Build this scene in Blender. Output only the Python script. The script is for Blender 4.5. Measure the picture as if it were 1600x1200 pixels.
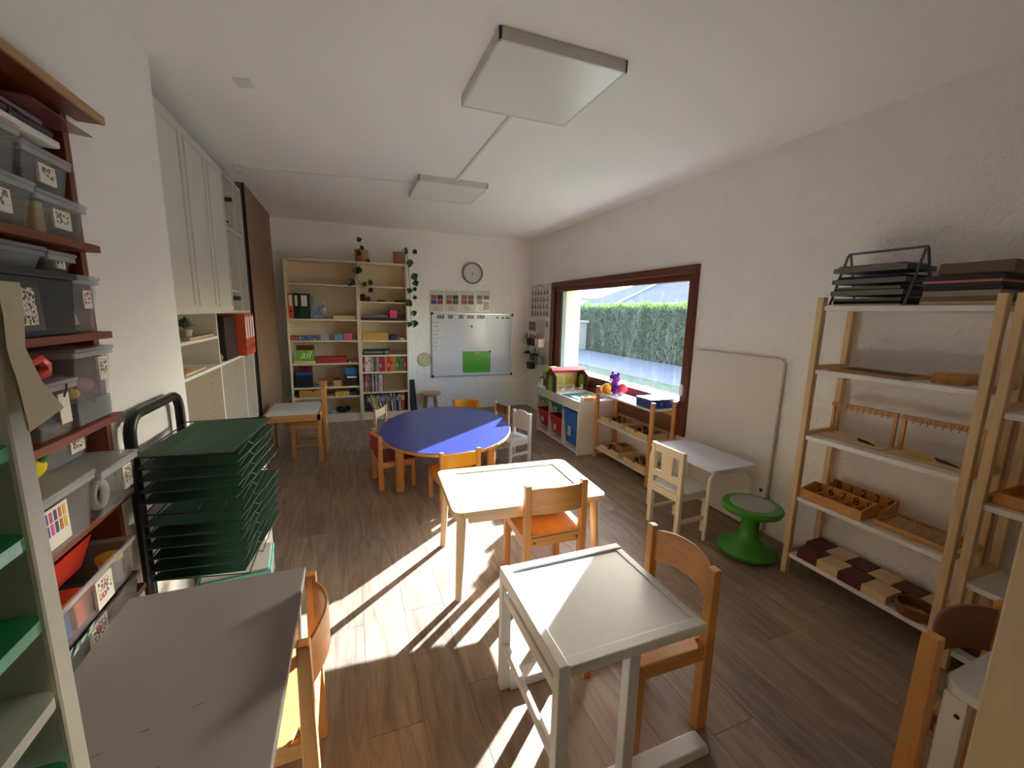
import bpy, bmesh, math, random
from mathutils import Vector, Matrix
random.seed(7)
for o in list(bpy.data.objects): bpy.data.objects.remove(o)
scene = bpy.context.scene
COL = scene.collection

# ------------------------------------------------------------------ camera
F_PX, YAW, PITCH, ROLL, CAMH = 652.53, 0.3699, 0.1695, 0.0204, 1.4301
_f = Vector((math.sin(YAW)*math.cos(PITCH), math.cos(YAW)*math.cos(PITCH), -math.sin(PITCH)))
_r = Vector((math.cos(YAW), -math.sin(YAW), 0)); _u = _r.cross(_f)
_r2 = math.cos(ROLL)*_r + math.sin(ROLL)*_u; _u2 = -math.sin(ROLL)*_r + math.cos(ROLL)*_u
cam_d = bpy.data.cameras.new('camera'); cam = bpy.data.objects.new('camera', cam_d); COL.objects.link(cam)
cam_d.sensor_width = 36; cam_d.lens = F_PX/1600*36; cam_d.clip_start = 0.02; cam_d.clip_end = 300
M = Matrix((( _r2.x, _u2.x, -_f.x, 0), (_r2.y, _u2.y, -_f.y, 0), (_r2.z, _u2.z, -_f.z, CAMH), (0, 0, 0, 1)))
cam.matrix_world = M
scene.camera = cam

# ------------------------------------------------------------------ light
SUN_EL = math.radians(19.5); SUN_DIR = Vector((-.77*math.cos(SUN_EL), -.638*math.cos(SUN_EL), -math.sin(SUN_EL)))
world = bpy.data.worlds.new('world'); scene.world = world; world.use_nodes = True
nt = world.node_tree; nt.nodes.clear()
sky = nt.nodes.new('ShaderNodeTexSky'); sky.sky_type = 'NISHITA'; sky.sun_disc = False
sky.sun_elevation = SUN_EL; sky.sun_rotation = math.atan2(.77, .638); sky.dust_density = 1.0; sky.air_density = 1.0
bg = nt.nodes.new('ShaderNodeBackground'); bg.inputs['Strength'].default_value = 0.23
wo = nt.nodes.new('ShaderNodeOutputWorld')
nt.links.new(sky.outputs[0], bg.inputs[0]); nt.links.new(bg.outputs[0], wo.inputs[0])
sl = bpy.data.lights.new('sun_offscreen', 'SUN'); so = bpy.data.objects.new('sun_offscreen', sl); COL.objects.link(so)
sl.energy = 4.6; sl.angle = math.radians(0.6); sl.color = (.81, .94, 1.06)
so.rotation_euler = SUN_DIR.to_track_quat('-Z', 'Y').to_euler(); so.location = (12, 14, 8)
vs = scene.view_settings
vs.view_transform = 'Standard'; vs.look = 'None'; vs.gamma = 1.0; vs.use_curve_mapping = False; vs.exposure = 3.35
scene.cycles.use_denoising = True
scene.cycles.max_bounces = 14; scene.cycles.diffuse_bounces = 12; scene.cycles.transparent_max_bounces = 16
scene.cycles.sample_clamp_indirect = 6.0; scene.cycles.caustics_reflective = False; scene.cycles.caustics_refractive = False

# ------------------------------------------------------------------ helpers: materials
def lin(c):
    return tuple(((v/255)/12.92 if v/255 <= .04045 else ((v/255+.055)/1.055)**2.4) for v in c) + (1,)
MATS = {}
def _new(name):
    m = bpy.data.materials.new(name); m.use_nodes = True
    return m, m.node_tree, m.node_tree.nodes['Principled BSDF']
def paint(name, rgb, rough=.5, var=.06, scale=8, bump=0.0, bscale=60, metal=0.0, spec=.5):
    if name in MATS: return MATS[name]
    m, t, p = _new(name); L = t.links.new
    tc = t.nodes.new('ShaderNodeTexCoord')
    n = t.nodes.new('ShaderNodeTexNoise'); n.inputs['Scale'].default_value = scale; n.inputs['Detail'].default_value = 4
    L(tc.outputs['Object'], n.inputs['Vector'])
    mx = t.nodes.new('ShaderNodeMix'); mx.data_type = 'RGBA'
    c = lin(rgb); mx.inputs[6].default_value = tuple(v*(1-var) for v in c[:3])+(1,); mx.inputs[7].default_value = tuple(min(1, v*(1+var)) for v in c[:3])+(1,)
    L(n.outputs[0], mx.inputs[0]); L(mx.outputs[2], p.inputs['Base Color'])
    p.inputs['Roughness'].default_value = rough; p.inputs['Metallic'].default_value = metal
    p.inputs['Specular IOR Level'].default_value = spec
    if bump:
        n2 = t.nodes.new('ShaderNodeTexNoise'); n2.inputs['Scale'].default_value = bscale; n2.inputs['Detail'].default_value = 5
        L(tc.outputs['Object'], n2.inputs['Vector'])
        b = t.nodes.new('ShaderNodeBump'); b.inputs['Strength'].default_value = bump; b.inputs['Distance'].default_value = .02
        L(n2.outputs[0], b.inputs['Height']); L(b.outputs[0], p.inputs['Normal'])
    MATS[name] = m; return m
def wood(name, rgb, dark=.72, axis='z', rough=.45, scale=14, world_space=False):
    if name in MATS: return MATS[name]
    m, t, p = _new(name); L = t.links.new
    tc = t.nodes.new('ShaderNodeTexCoord'); mp = t.nodes.new('ShaderNodeMapping')
    s = {'x': (.09, 1, 1), 'y': (1, .09, 1), 'z': (1, 1, .09)}[axis]
    mp.inputs['Scale'].default_value = tuple(v*scale for v in s)
    oi = t.nodes.new('ShaderNodeObjectInfo'); ad = t.nodes.new('ShaderNodeVectorMath'); ad.operation = 'ADD'
    mu = t.nodes.new('ShaderNodeMath'); mu.operation = 'MULTIPLY'; mu.inputs[1].default_value = 37.0
    L(oi.outputs['Random'], mu.inputs[0])
    L(tc.outputs['Object'], ad.inputs[0]); L(mu.outputs[0], ad.inputs[1]); L(ad.outputs[0], mp.inputs[0])
    n = t.nodes.new('ShaderNodeTexNoise'); n.inputs['Scale'].default_value = 2.2; n.inputs['Detail'].default_value = 8; n.inputs['Roughness'].default_value = .65; n.inputs['Distortion'].default_value = .6
    L(mp.outputs[0], n.inputs['Vector'])
    r = t.nodes.new('ShaderNodeValToRGB'); c = lin(rgb)
    r.color_ramp.elements[0].position = .32; r.color_ramp.elements[1].position = .68
    r.color_ramp.elements[0].color = tuple(v*dark for v in c[:3])+(1,); r.color_ramp.elements[1].color = tuple(min(1, v*1.06) for v in c[:3])+(1,)
    L(n.outputs[0], r.inputs[0]); L(r.outputs[0], p.inputs['Base Color'])
    p.inputs['Roughness'].default_value = rough
    b = t.nodes.new('ShaderNodeBump'); b.inputs['Strength'].default_value = .08; b.inputs['Distance'].default_value = .004
    L(n.outputs[0], b.inputs['Height']); L(b.outputs[0], p.inputs['Normal'])
    MATS[name] = m; return m
def clear_plastic(name, rgb=(225, 228, 232), opac=.13, rough=.18):
    if name in MATS: return MATS[name]
    m, t, p = _new(name); L = t.links.new
    p.inputs['Base Color'].default_value = lin(rgb); p.inputs['Roughness'].default_value = rough
    tr = t.nodes.new('ShaderNodeBsdfTransparent'); tr.inputs[0].default_value = tuple(.97*v/255*0+.96 for v in rgb)+(1,)
    tc = t.nodes.new('ShaderNodeTexCoord'); n = t.nodes.new('ShaderNodeTexNoise'); n.inputs['Scale'].default_value = 9
    L(tc.outputs['Object'], n.inputs['Vector'])
    ma = t.nodes.new('ShaderNodeMath'); ma.operation = 'MULTIPLY_ADD'; ma.inputs[1].default_value = .12; ma.inputs[2].default_value = opac-.06
    L(n.outputs[0], ma.inputs[0])
    mx = t.nodes.new('ShaderNodeMixShader'); L(ma.outputs[0], mx.inputs[0]); L(tr.outputs[0], mx.inputs[1]); L(p.outputs[0], mx.inputs[2])
    L(mx.outputs[0], t.nodes['Material Output'].inputs[0])
    MATS[name] = m; return m
def dots(name, base, cols, scale=40, thr=.32, rough=.4):
    """printed card: coloured spots on a pale ground"""
    if name in MATS: return MATS[name]
    m, t, p = _new(name); L = t.links.new
    tc = t.nodes.new('ShaderNodeTexCoord')
    v = t.nodes.new('ShaderNodeTexVoronoi'); v.inputs['Scale'].default_value = scale; L(tc.outputs['Object'], v.inputs['Vector'])
    sx = t.nodes.new('ShaderNodeSeparateColor'); L(v.outputs['Color'], sx.inputs[0])
    r = t.nodes.new('ShaderNodeValToRGB'); r.color_ramp.interpolation = 'CONSTANT'
    while len(r.color_ramp.elements) < len(cols): r.color_ramp.elements.new(.5)
    for i, c in enumerate(cols): r.color_ramp.elements[i].position = i/len(cols); r.color_ramp.elements[i].color = lin(c)
    L(sx.outputs[0], r.inputs[0])
    lt = t.nodes.new('ShaderNodeMath'); lt.operation = 'LESS_THAN'; lt.inputs[1].default_value = thr; L(v.outputs['Distance'], lt.inputs[0])
    mx = t.nodes.new('ShaderNodeMix'); mx.data_type = 'RGBA'; mx.inputs[6].default_value = lin(base)
    L(lt.outputs[0], mx.inputs[0]); L(r.outputs[0], mx.inputs[7]); L(mx.outputs[2], p.inputs['Base Color']); p.inputs['Roughness'].default_value = rough
    MATS[name] = m; return m
def stucco(name, rgb, strength=.6):
    if name in MATS: return MATS[name]
    m, t, p = _new(name); L = t.links.new
    tc = t.nodes.new('ShaderNodeTexCoord')
    n = t.nodes.new('ShaderNodeTexNoise'); n.inputs['Scale'].default_value = 26; n.inputs['Detail'].default_value = 6; n.inputs['Roughness'].default_value = .55; n.inputs['Distortion'].default_value = .5
    L(tc.outputs['Object'], n.inputs['Vector'])
    w = t.nodes.new('ShaderNodeTexNoise'); w.inputs['Scale'].default_value = 4; L(tc.outputs['Object'], w.inputs['Vector'])
    ad = t.nodes.new('ShaderNodeMath'); ad.operation = 'MULTIPLY_ADD'; ad.inputs[1].default_value = 0.75; L(w.outputs[0], ad.inputs[0]); L(n.outputs[0], ad.inputs[2])
    b = t.nodes.new('ShaderNodeBump'); b.inputs['Strength'].default_value = strength; b.inputs['Distance'].default_value = .022
    L(ad.outputs[0], b.inputs['Height']); L(b.outputs[0], p.inputs['Normal'])
    mx = t.nodes.new('ShaderNodeMix'); mx.data_type = 'RGBA'; c = lin(rgb)
    mx.inputs[6].default_value = tuple(v*.93 for v in c[:3])+(1,); mx.inputs[7].default_value = c; L(w.outputs[0], mx.inputs[0]); L(mx.outputs[2], p.inputs['Base Color'])
    p.inputs['Roughness'].default_value = .9; p.inputs['Specular IOR Level'].default_value = .2
    MATS[name] = m; return m

# ------------------------------------------------------------------ helpers: meshes
class MB:
    def __init__(s): s.v = []; s.f = []
    def add(s, vs, fs):
        b = len(s.v); s.v += [tuple(v) for v in vs]; s.f += [tuple(i+b for i in f) for f in fs]; return s
    def box(s, x0, y0, z0, x1, y1, z1):
        x0, x1 = sorted((x0, x1)); y0, y1 = sorted((y0, y1)); z0, z1 = sorted((z0, z1))
        return s.add([(x0,y0,z0),(x1,y0,z0),(x1,y1,z0),(x0,y1,z0),(x0,y0,z1),(x1,y0,z1),(x1,y1,z1),(x0,y1,z1)],
                     [(3,2,1,0),(4,5,6,7),(0,1,5,4),(1,2,6,5),(2,3,7,6),(3,0,4,7)])
    def cb(s, cx, cy, cz, w, d, h): return s.box(cx-w/2, cy-d/2, cz-h/2, cx+w/2, cy+d/2, cz+h/2)
    def hexa(s, b, t):   # bottom quad, top quad (ccw from above)
        return s.add(list(b)+list(t), [(3,2,1,0),(4,5,6,7),(0,1,5,4),(1,2,6,5),(2,3,7,6),(3,0,4,7)])
    def cyl(s, p0, p1, r0, r1=None, n=12):
        r1 = r0 if r1 is None else r1; p0 = Vector(p0); p1 = Vector(p1); d = (p1-p0).normalized()
        a = d.orthogonal().normalized(); c = d.cross(a)
        vs = []
        for p, r in ((p0, r0), (p1, r1)):
            for i in range(n):
                t = 2*math.pi*i/n; vs.append(p+a*(r*math.cos(t))+c*(r*math.sin(t)))
        fs = [(i, (i+1)%n, n+(i+1)%n, n+i) for i in range(n)]+[tuple(range(n-1,-1,-1)), tuple(range(n, 2*n))]
        return s.add(vs, fs)
    def tube(s, pts, r, n=8, closed=False):
        pts = [Vector(p) for p in pts]; m = len(pts); vs = []; up = None
        for i, p in enumerate(pts):
            if closed: d = pts[(i+1)%m]-pts[i-1]
            else: d = pts[min(i+1, m-1)]-pts[max(i-1, 0)]
            d.normalize()
            if up is None: up = d.orthogonal().normalized()
            up = (up-d*up.dot(d)); up = up.normalized() if up.length > 1e-6 else d.orthogonal().normalized()
            c = d.cross(up)
            for k in range(n):
                t = 2*math.pi*k/n; vs.append(p+up*(r*math.cos(t))+c*(r*math.sin(t)))
        fs = []
        for i in range(m if closed else m-1):
            j = (i+1)%m
            for k in range(n): fs.append((i*n+k, i*n+(k+1)%n, j*n+(k+1)%n, j*n+k))
        if not closed: fs += [tuple(range(n-1,-1,-1)), tuple((m-1)*n+k for k in range(n))]
        return s.add(vs, fs)
    def lathe(s, prof, n=24, c=(0,0,0), sx=1, sy=1):
        vs = []; m = len(prof)
        for r, z in prof:
            for k in range(n):
                t = 2*math.pi*k/n; vs.append((c[0]+sx*r*math.cos(t), c[1]+sy*r*math.sin(t), c[2]+z))
        fs = [(i*n+k, i*n+(k+1)%n, (i+1)*n+(k+1)%n, (i+1)*n+k) for i in range(m-1) for k in range(n)]
        if prof[0][0] > 1e-5: fs.append(tuple(range(n-1,-1,-1)))
        if prof[-1][0] > 1e-5: fs.append(tuple((m-1)*n+k for k in range(n)))
        return s.add(vs, fs)
    def prism(s, poly, axis, a, b):
        n = len(poly)
        def P(u, v, w): return {'x': (w,u,v), 'y': (u,w,v), 'z': (u,v,w)}[axis]
        vs = [P(u,v,a) for u,v in poly]+[P(u,v,b) for u,v in poly]
        fs = [tuple(range(n-1,-1,-1)), tuple(range(n,2*n))]+[(i,(i+1)%n,n+(i+1)%n,n+i) for i in range(n)]
        return s.add(vs, fs)
    def ball(s, c, rx, ry=None, rz=None, n=14, m=9, rot=None):
        ry = rx if ry is None else ry; rz = rx if rz is None else rz; vs = []
        for i in range(m+1):
            ph = math.pi*i/m-math.pi/2
            for k in range(n):
                t = 2*math.pi*k/n; q = Vector((rx*math.cos(ph)*math.cos(t), ry*math.cos(ph)*math.sin(t), rz*math.sin(ph)))
                if rot: q = rot @ q
                vs.append(Vector(c)+q)
        fs = [(i*n+k, i*n+(k+1)%n, (i+1)*n+(k+1)%n, (i+1)*n+k) for i in range(m) for k in range(n)]
        return s.add(vs, fs)
    def hplate(s, u0, v0, u1, v1, cu, cv, r, P, d0, d1, n=16):   # plate with a round hole; P(u,v,d) -> point
        an = sorted([2*math.pi*k/n for k in range(n)]+[math.atan2(v-cv, u-cu) % (2*math.pi) for u in (u0,u1) for v in (v0,v1)])
        out = []; inn = []
        for a in an:
            c, q = math.cos(a), math.sin(a); t = min(((u1-cu)/c if c > 1e-9 else (u0-cu)/c if c < -1e-9 else 9e9), ((v1-cv)/q if q > 1e-9 else (v0-cv)/q if q < -1e-9 else 9e9))
            out.append((cu+t*c, cv+t*q)); inn.append((cu+r*c, cv+r*q))
        m = len(an); vs = [P(u,v,d0) for u,v in out]+[P(u,v,d0) for u,v in inn]+[P(u,v,d1) for u,v in out]+[P(u,v,d1) for u,v in inn]; fs = []
        for i in range(m):
            j = (i+1) % m; fs += [(i,j,m+j,m+i),(2*m+i,3*m+i,3*m+j,2*m+j),(i,2*m+i,2*m+j,j),(m+i,m+j,3*m+j,3*m+i)]
        return s.add(vs, fs)
    def tray(s, x0, y0, z0, x1, y1, z1, t=.004, tb=None):   # open box with wall thickness
        tb = tb or t
        s.box(x0,y0,z0,x1,y1,z0+tb); s.box(x0,y0,z0+tb,x0+t,y1,z1); s.box(x1-t,y0,z0+tb,x1,y1,z1)
        s.box(x0+t,y0,z0+tb,x1-t,y0+t,z1); s.box(x0+t,y1-t,z0+tb,x1-t,y1,z1); return s
    def taper(s, cx, cy, z0, z1, w0, d0, w1, d1, t=.003):   # open tapered bin, w0,d0 at the bottom
        def q(w, d, z): return [(cx-w/2,cy-d/2,z),(cx+w/2,cy-d/2,z),(cx+w/2,cy+d/2,z),(cx-w/2,cy+d/2,z)]
        o0 = q(w0,d0,z0); o1 = q(w1,d1,z1); i0 = q(w0-2*t,d0-2*t,z0+t); i1 = q(w1-2*t,d1-2*t,z1)
        fs = [(3,2,1,0)]+[(i,(i+1)%4,4+(i+1)%4,4+i) for i in range(4)]+[(8,9,10,11)]+[(8+(i+1)%4,8+i,12+i,12+(i+1)%4) for i in range(4)]+[(4+i,4+(i+1)%4,12+(i+1)%4,12+i) for i in range(4)]
        return s.add(o0+o1+i0+i1, fs)
    def mesh(s, name):
        me = bpy.data.meshes.new(name); me.from_pydata(s.v, [], s.f)
        bm = bmesh.new(); bm.from_mesh(me); bmesh.ops.recalc_face_normals(bm, faces=bm.faces); bm.to_mesh(me); bm.free()
        return me
    def build(s, name, mat, parent=None, bevel=0, smooth=False, seg=2):
        me = s.mesh(name); o = bpy.data.objects.new(name, me); COL.objects.link(o)
        if mat: me.materials.append(mat)
        if parent: o.parent = parent
        if smooth:
            for p in me.polygons: p.use_smooth = True
            try: me.set_sharp_from_angle(angle=math.radians(40))
            except Exception: pass
        if bevel:
            b = o.modifiers.new('bevel', 'BEVEL'); b.width = bevel; b.segments = seg; b.limit_method = 'ANGLE'; b.angle_limit = math.radians(40)
        return o
def tag(o, label, cat, group=None):
    o['label'] = label; o['category'] = cat
    if group: o['group'] = group
    return o
def thing(name, label, cat, loc=(0,0,0), rz=0, group=None):
    o = bpy.data.objects.new(name, None); COL.objects.link(o); o.empty_display_size = .05
    o.location = loc; o.rotation_euler = (0,0,rz); return tag(o, label, cat, group)
def struct(o): o['kind'] = 'structure'; return o
def copy_tree(o, parent=None):
    c = o.copy(); COL.objects.link(c); c.parent = parent
    for ch in list(o.children): copy_tree(ch, c)
    return c
def rrect(w, d, r, n=5, cx=0, cy=0):
    pts = []
    for sx, sy, a0 in ((1,1,0),(-1,1,90),(-1,-1,180),(1,-1,270)):
        for i in range(n+1):
            a = math.radians(a0+90*i/n); pts.append((cx+sx*(w/2-r)+r*math.cos(a), cy+sy*(d/2-r)+r*math.sin(a)))
    return pts
_textcache = {}
def text_mb(txt, size, pos, right, up, mb, shear=0.0, depth=.0):
    """adds flat lettering at pos (lower left) running along right/up"""
    cu = bpy.data.curves.new('lettering', 'FONT'); cu.body = txt; cu.size = size; cu.shear = shear; cu.resolution_u = 3
    ob = bpy.data.objects.new('lettering', cu); COL.objects.link(ob)
    dg = bpy.context.evaluated_depsgraph_get(); me = ob.evaluated_get(dg).to_mesh()
    r = Vector(right).normalized(); u = Vector(up).normalized(); p = Vector(pos)
    mb.add([p+r*v.co.x+u*v.co.y for v in me.vertices], [tuple(f.vertices) for f in me.polygons])
    bpy.data.objects.remove(ob); bpy.data.curves.remove(cu)
    return mb

# ------------------------------------------------------------------ palette
WHITE = paint('white_paint', (226,224,218), .55, .02)
WHITEG = paint('white_lacquer', (228,227,224), .3, .02)
CREAM = paint('cream_laminate', (222,214,196), .45, .03)
GREYTOP = paint('grey_laminate', (158,154,150), .42, .04, 5)
BEECH = wood('beech', (214,152,84), .78); BEECH_X = wood('beech_x', (214,152,84), .78, 'x'); BEECH_Y = wood('beech_y', (214,152,84), .78, 'y')
BIRCH = wood('birch', (224,194,150), .86); BIRCH_X = wood('birch_x', (224,194,150), .86, 'x'); BIRCH_Y = wood('birch_y', (224,194,150), .86, 'y')
PINE = wood('pine', (222,190,142), .84); PINE_Y = wood('pine_y', (222,190,142), .84, 'y'); PINE_X = wood('pine_x', (222,190,142), .84, 'x')
REDWOOD = wood('red_brown_wood', (134,66,34), .55, 'y'); REDWOOD_Z = wood('red_brown_wood_z', (134,66,34), .55, 'z')
FRAMEW = wood('window_wood', (108,52,34), .6, 'y'); FRAMEW_Z = wood('window_wood_z', (108,52,34), .6, 'z')
BLACK = paint('black_metal', (22,22,24), .35, .1)
BLACKP = paint('black_plastic', (30,30,32), .4, .1)
GREYM = paint('grey_metal', (120,122,122), .35, .05, metal=.6)
PAPER = paint('paper', (232,229,220), .7, .03)
DARKINK_SHADE = paint('dark_ink_hole_shade', (52,50,52), .6, .1)  # ink of printed marks, also the painted shade of the peg holes
CORK = paint('cork', (168,124,84), .85, .25, 60)
LEAF = paint('leaf', (38,66,34), .4, .35, 30)
def flat(rgb, rough=.5): return paint('c_%02x%02x%02x_%d' % (*rgb, int(rough*100)), rgb, rough, .05)
CLEAR = clear_plastic('clear_plastic'); MILKY = clear_plastic('milky_plastic', (222,224,228), .36, .3)
CARDS = [dots('card_print_1', (236,232,224), [(200,60,60),(60,90,170),(230,190,60),(60,140,90),(120,70,50)], 110, .5),
         dots('card_print_2', (236,232,224), [(60,60,60),(150,120,90),(90,60,40),(200,190,170)], 120, .5),
         dots('card_print_3', (236,232,224), [(70,130,190),(220,120,60),(160,60,120),(90,160,90)], 90, .48)]
XL, XR, YB, ZC = -.764, 2.549, 5.94, 2.488

# ================================================================== room shell
STUC = stucco('stucco_white', (244,242,239)); SMOOTHW = paint('smooth_wall', (243,242,239), .85, .015, 2, spec=.2)
CEILM = paint('ceiling_paint', (245,243,241), .9, .015, 1.5, spec=.2)
Y0 = -2.0
# floor: slab with separate planks
fl = struct(MB().box(-1.3, Y0, -.12, XR+.0, YB+.0, -.003).build('floor', paint('subfloor', (132,112,94), .9)))
def floor_mat():
    m, t, p = _new('oak_planks'); L = t.links.new
    tc = t.nodes.new('ShaderNodeTexCoord'); oi = t.nodes.new('ShaderNodeObjectInfo')
    mu = t.nodes.new('ShaderNodeMath'); mu.operation = 'MULTIPLY'; mu.inputs[1].default_value = 61.0; L(oi.outputs['Random'], mu.inputs[0])
    ad = t.nodes.new('ShaderNodeVectorMath'); ad.operation = 'ADD'; L(tc.outputs['Object'], ad.inputs[0]); L(mu.outputs[0], ad.inputs[1])
    mp = t.nodes.new('ShaderNodeMapping'); mp.inputs['Scale'].default_value = (14, 1.6, 14); L(ad.outputs[0], mp.inputs[0])
    n = t.nodes.new('ShaderNodeTexNoise'); n.inputs['Scale'].default_value = 1.6; n.inputs['Detail'].default_value = 9; n.inputs['Roughness'].default_value = .68; n.inputs['Distortion'].default_value = .9; L(mp.outputs[0], n.inputs['Vector'])
    r = t.nodes.new('ShaderNodeValToRGB'); r.color_ramp.elements[0].position = .3; r.color_ramp.elements[1].position = .72
    r.color_ramp.elements[0].color = lin((122,102,86)); r.color_ramp.elements[1].color = lin((176,155,134)); L(n.outputs[0], r.inputs[0])
    mp2 = t.nodes.new('ShaderNodeMapping'); mp2.inputs['Scale'].default_value = (5, 1.7, 5); L(ad.outputs[0], mp2.inputs[0])
    k = t.nodes.new('ShaderNodeTexVoronoi'); k.inputs['Scale'].default_value = 1.0; L(mp2.outputs[0], k.inputs['Vector'])
    kr = t.nodes.new('ShaderNodeValToRGB'); kr.color_ramp.elements[0].position = .0; kr.color_ramp.elements[1].position = .13
    kr.color_ramp.elements[0].color = (.25,.2,.17,1); kr.color_ramp.elements[1].color = (1,1,1,1); L(k.outputs['Distance'], kr.inputs[0])
    n3 = t.nodes.new('ShaderNodeTexNoise'); n3.inputs['Scale'].default_value = 1.3; L(tc.outputs['Object'], n3.inputs['Vector'])
    mx = t.nodes.new('ShaderNodeMix'); mx.data_type = 'RGBA'; mx.blend_type = 'MULTIPLY'; mx.inputs[0].default_value = .6; L(r.outputs[0], mx.inputs[6]); L(kr.outputs[0], mx.inputs[7])
    ml = t.nodes.new('ShaderNodeMapRange'); ml.inputs[3].default_value = .86; ml.inputs[4].default_value = 1.1; L(oi.outputs['Random'], ml.inputs[0])
    m2 = t.nodes.new('ShaderNodeMix'); m2.data_type = 'RGBA'; m2.blend_type = 'MULTIPLY'; m2.inputs[0].default_value = 1; L(mx.outputs[2], m2.inputs[6]); L(ml.outputs[0], m2.inputs[7])
    L(m2.outputs[2], p.inputs['Base Color']); p.inputs['Roughness'].default_value = .5; p.inputs['Specular IOR Level'].default_value = .35
    b = t.nodes.new('ShaderNodeBump'); b.inputs['Strength'].default_value = .15; b.inputs['Distance'].default_value = .004; L(n.outputs[0], b.inputs['Height']); L(b.outputs[0], p.inputs['Normal'])
    return m
FLOORM = floor_mat()
PW, PL = .186, 1.30
nx = int((XR+1.3)/PW)+1
full = MB().box(.0008, .0008, -.003, PW-.0008, PL-.0008, 0).mesh('plank'); full.materials.append(FLOORM)
for i in range(nx):
    x = -1.3+i*PW; y = Y0-random.random()*PL*.95
    while y < YB:
        ya, yb = max(y, Y0), min(y+PL, YB)
        if ya == y and yb == y+PL and x+PW <= XR: me = full
        else:
            if yb-ya < .02: y += PL; continue
            me = MB().box(.0008, ya-y+.0008, -.003, min(PW, XR-x)-.0008, yb-y-.0008, 0).mesh('plank'); me.materials.append(FLOORM)
        o = bpy.data.objects.new('plank', me); COL.objects.link(o); o.location = (x, y, 0); o.parent = fl
        y += PL
struct(MB().box(-1.35, Y0-.1, ZC, XR+.35, YB+.2, ZC+.15).build('ceiling', CEILM))
struct(MB().box(-1.35, YB, -.1, XR+.35, YB+.2, ZC+.02).build('wall_back', STUC))
# right wall with the window opening
WY0, WY1, WZ0, WZ1, WT = 2.645, 5.075, .60, 1.785, .32
w = MB(); w.box(XR, Y0, -.1, XR+WT, WY0, ZC+.02); w.box(XR, WY1, -.1, XR+WT, YB, ZC+.02)
w.box(XR, WY0, -.1, XR+WT, WY1, WZ0); w.box(XR, WY0, WZ1, XR+WT, WY1, ZC+.02); struct(w.build('wall_right', STUC))
rv = MB().box(XR+.13, WY1-.012, WZ0, XR+WT+.07, WY1+.1, WZ1); rv.box(XR+.13, WY0-.1, WZ0, XR+WT+.01, WY0+.004, WZ1)
struct(rv.build('trim_1', paint('cream_render', (232,208,166), .9, .04, 12, .2, 90)))
# left wall: pier, part above the niche, niche back, stretch behind the camera
w = MB(); w.box(-1.3, 1.752, -.1, XL, 2.447, ZC+.02); w.box(-1.3, .5, 2.03, XL, 1.752, ZC+.02); w.box(-1.3, .5, -.1, -1.12, 1.752, 2.03)
w.box(-1.3, Y0, -.1, XL, .5, ZC+.02); w.box(-1.3, 2.447, -.1, -1.25, 4.45, ZC+.02); w.box(-1.3, 4.45, -.1, -.87, YB, ZC+.02)
struct(w.build('wall_left', SMOOTHW))
# plain wall behind the camera
w = MB(); w.box(-1.35, Y0-.2, -.1, XR+.35, Y0, ZC+.02)
struct(w.build('wall_front', SMOOTHW))
def glass_mat(name, smudge=.05):
    m, t, p = _new(name); L = t.links.new
    tr = t.nodes.new('ShaderNodeBsdfTransparent'); tr.inputs[0].default_value = (.97,.975,.97,1); gl = t.nodes.new('ShaderNodeBsdfGlossy'); gl.inputs['Roughness'].default_value = .02
    tl = t.nodes.new('ShaderNodeBsdfTranslucent'); tl.inputs[0].default_value = (.9,.93,1,1)
    lw = t.nodes.new('ShaderNodeLayerWeight'); lw.inputs[0].default_value = .5
    pw = t.nodes.new('ShaderNodeMath'); pw.operation = 'POWER'; pw.inputs[1].default_value = 4; L(lw.outputs['Facing'], pw.inputs[0])
    fr = t.nodes.new('ShaderNodeMath'); fr.operation = 'MULTIPLY_ADD'; fr.inputs[1].default_value = .25; fr.inputs[2].default_value = .02; L(pw.outputs[0], fr.inputs[0])
    a = t.nodes.new('ShaderNodeMixShader'); L(fr.outputs[0], a.inputs[0]); L(tr.outputs[0], a.inputs[1]); L(gl.outputs[0], a.inputs[2])
    tc = t.nodes.new('ShaderNodeTexCoord'); mp = t.nodes.new('ShaderNodeMapping'); mp.inputs['Scale'].default_value = (3, 9, 2.2); mp.inputs['Rotation'].default_value = (.5, 0, 0); L(tc.outputs['Object'], mp.inputs[0])
    n = t.nodes.new('ShaderNodeTexNoise'); n.inputs['Scale'].default_value = 2.0; n.inputs['Detail'].default_value = 8; n.inputs['Roughness'].default_value = .7; n.inputs['Distortion'].default_value = 1.2; L(mp.outputs[0], n.inputs['Vector'])
    r = t.nodes.new('ShaderNodeMapRange'); r.inputs[1].default_value = .5; r.inputs[2].default_value = .75; r.inputs[3].default_value = smudge*.25; r.inputs[4].default_value = smudge*1.6; L(n.outputs[0], r.inputs[0])
    b = t.nodes.new('ShaderNodeMixShader'); L(r.outputs[0], b.inputs[0]); L(a.outputs[0], b.inputs[1]); L(tl.outputs[0], b.inputs[2])
    L(b.outputs[0], t.nodes['Material Output'].inputs[0]); return m
GLASS = glass_mat('window_glass', .008)
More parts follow.
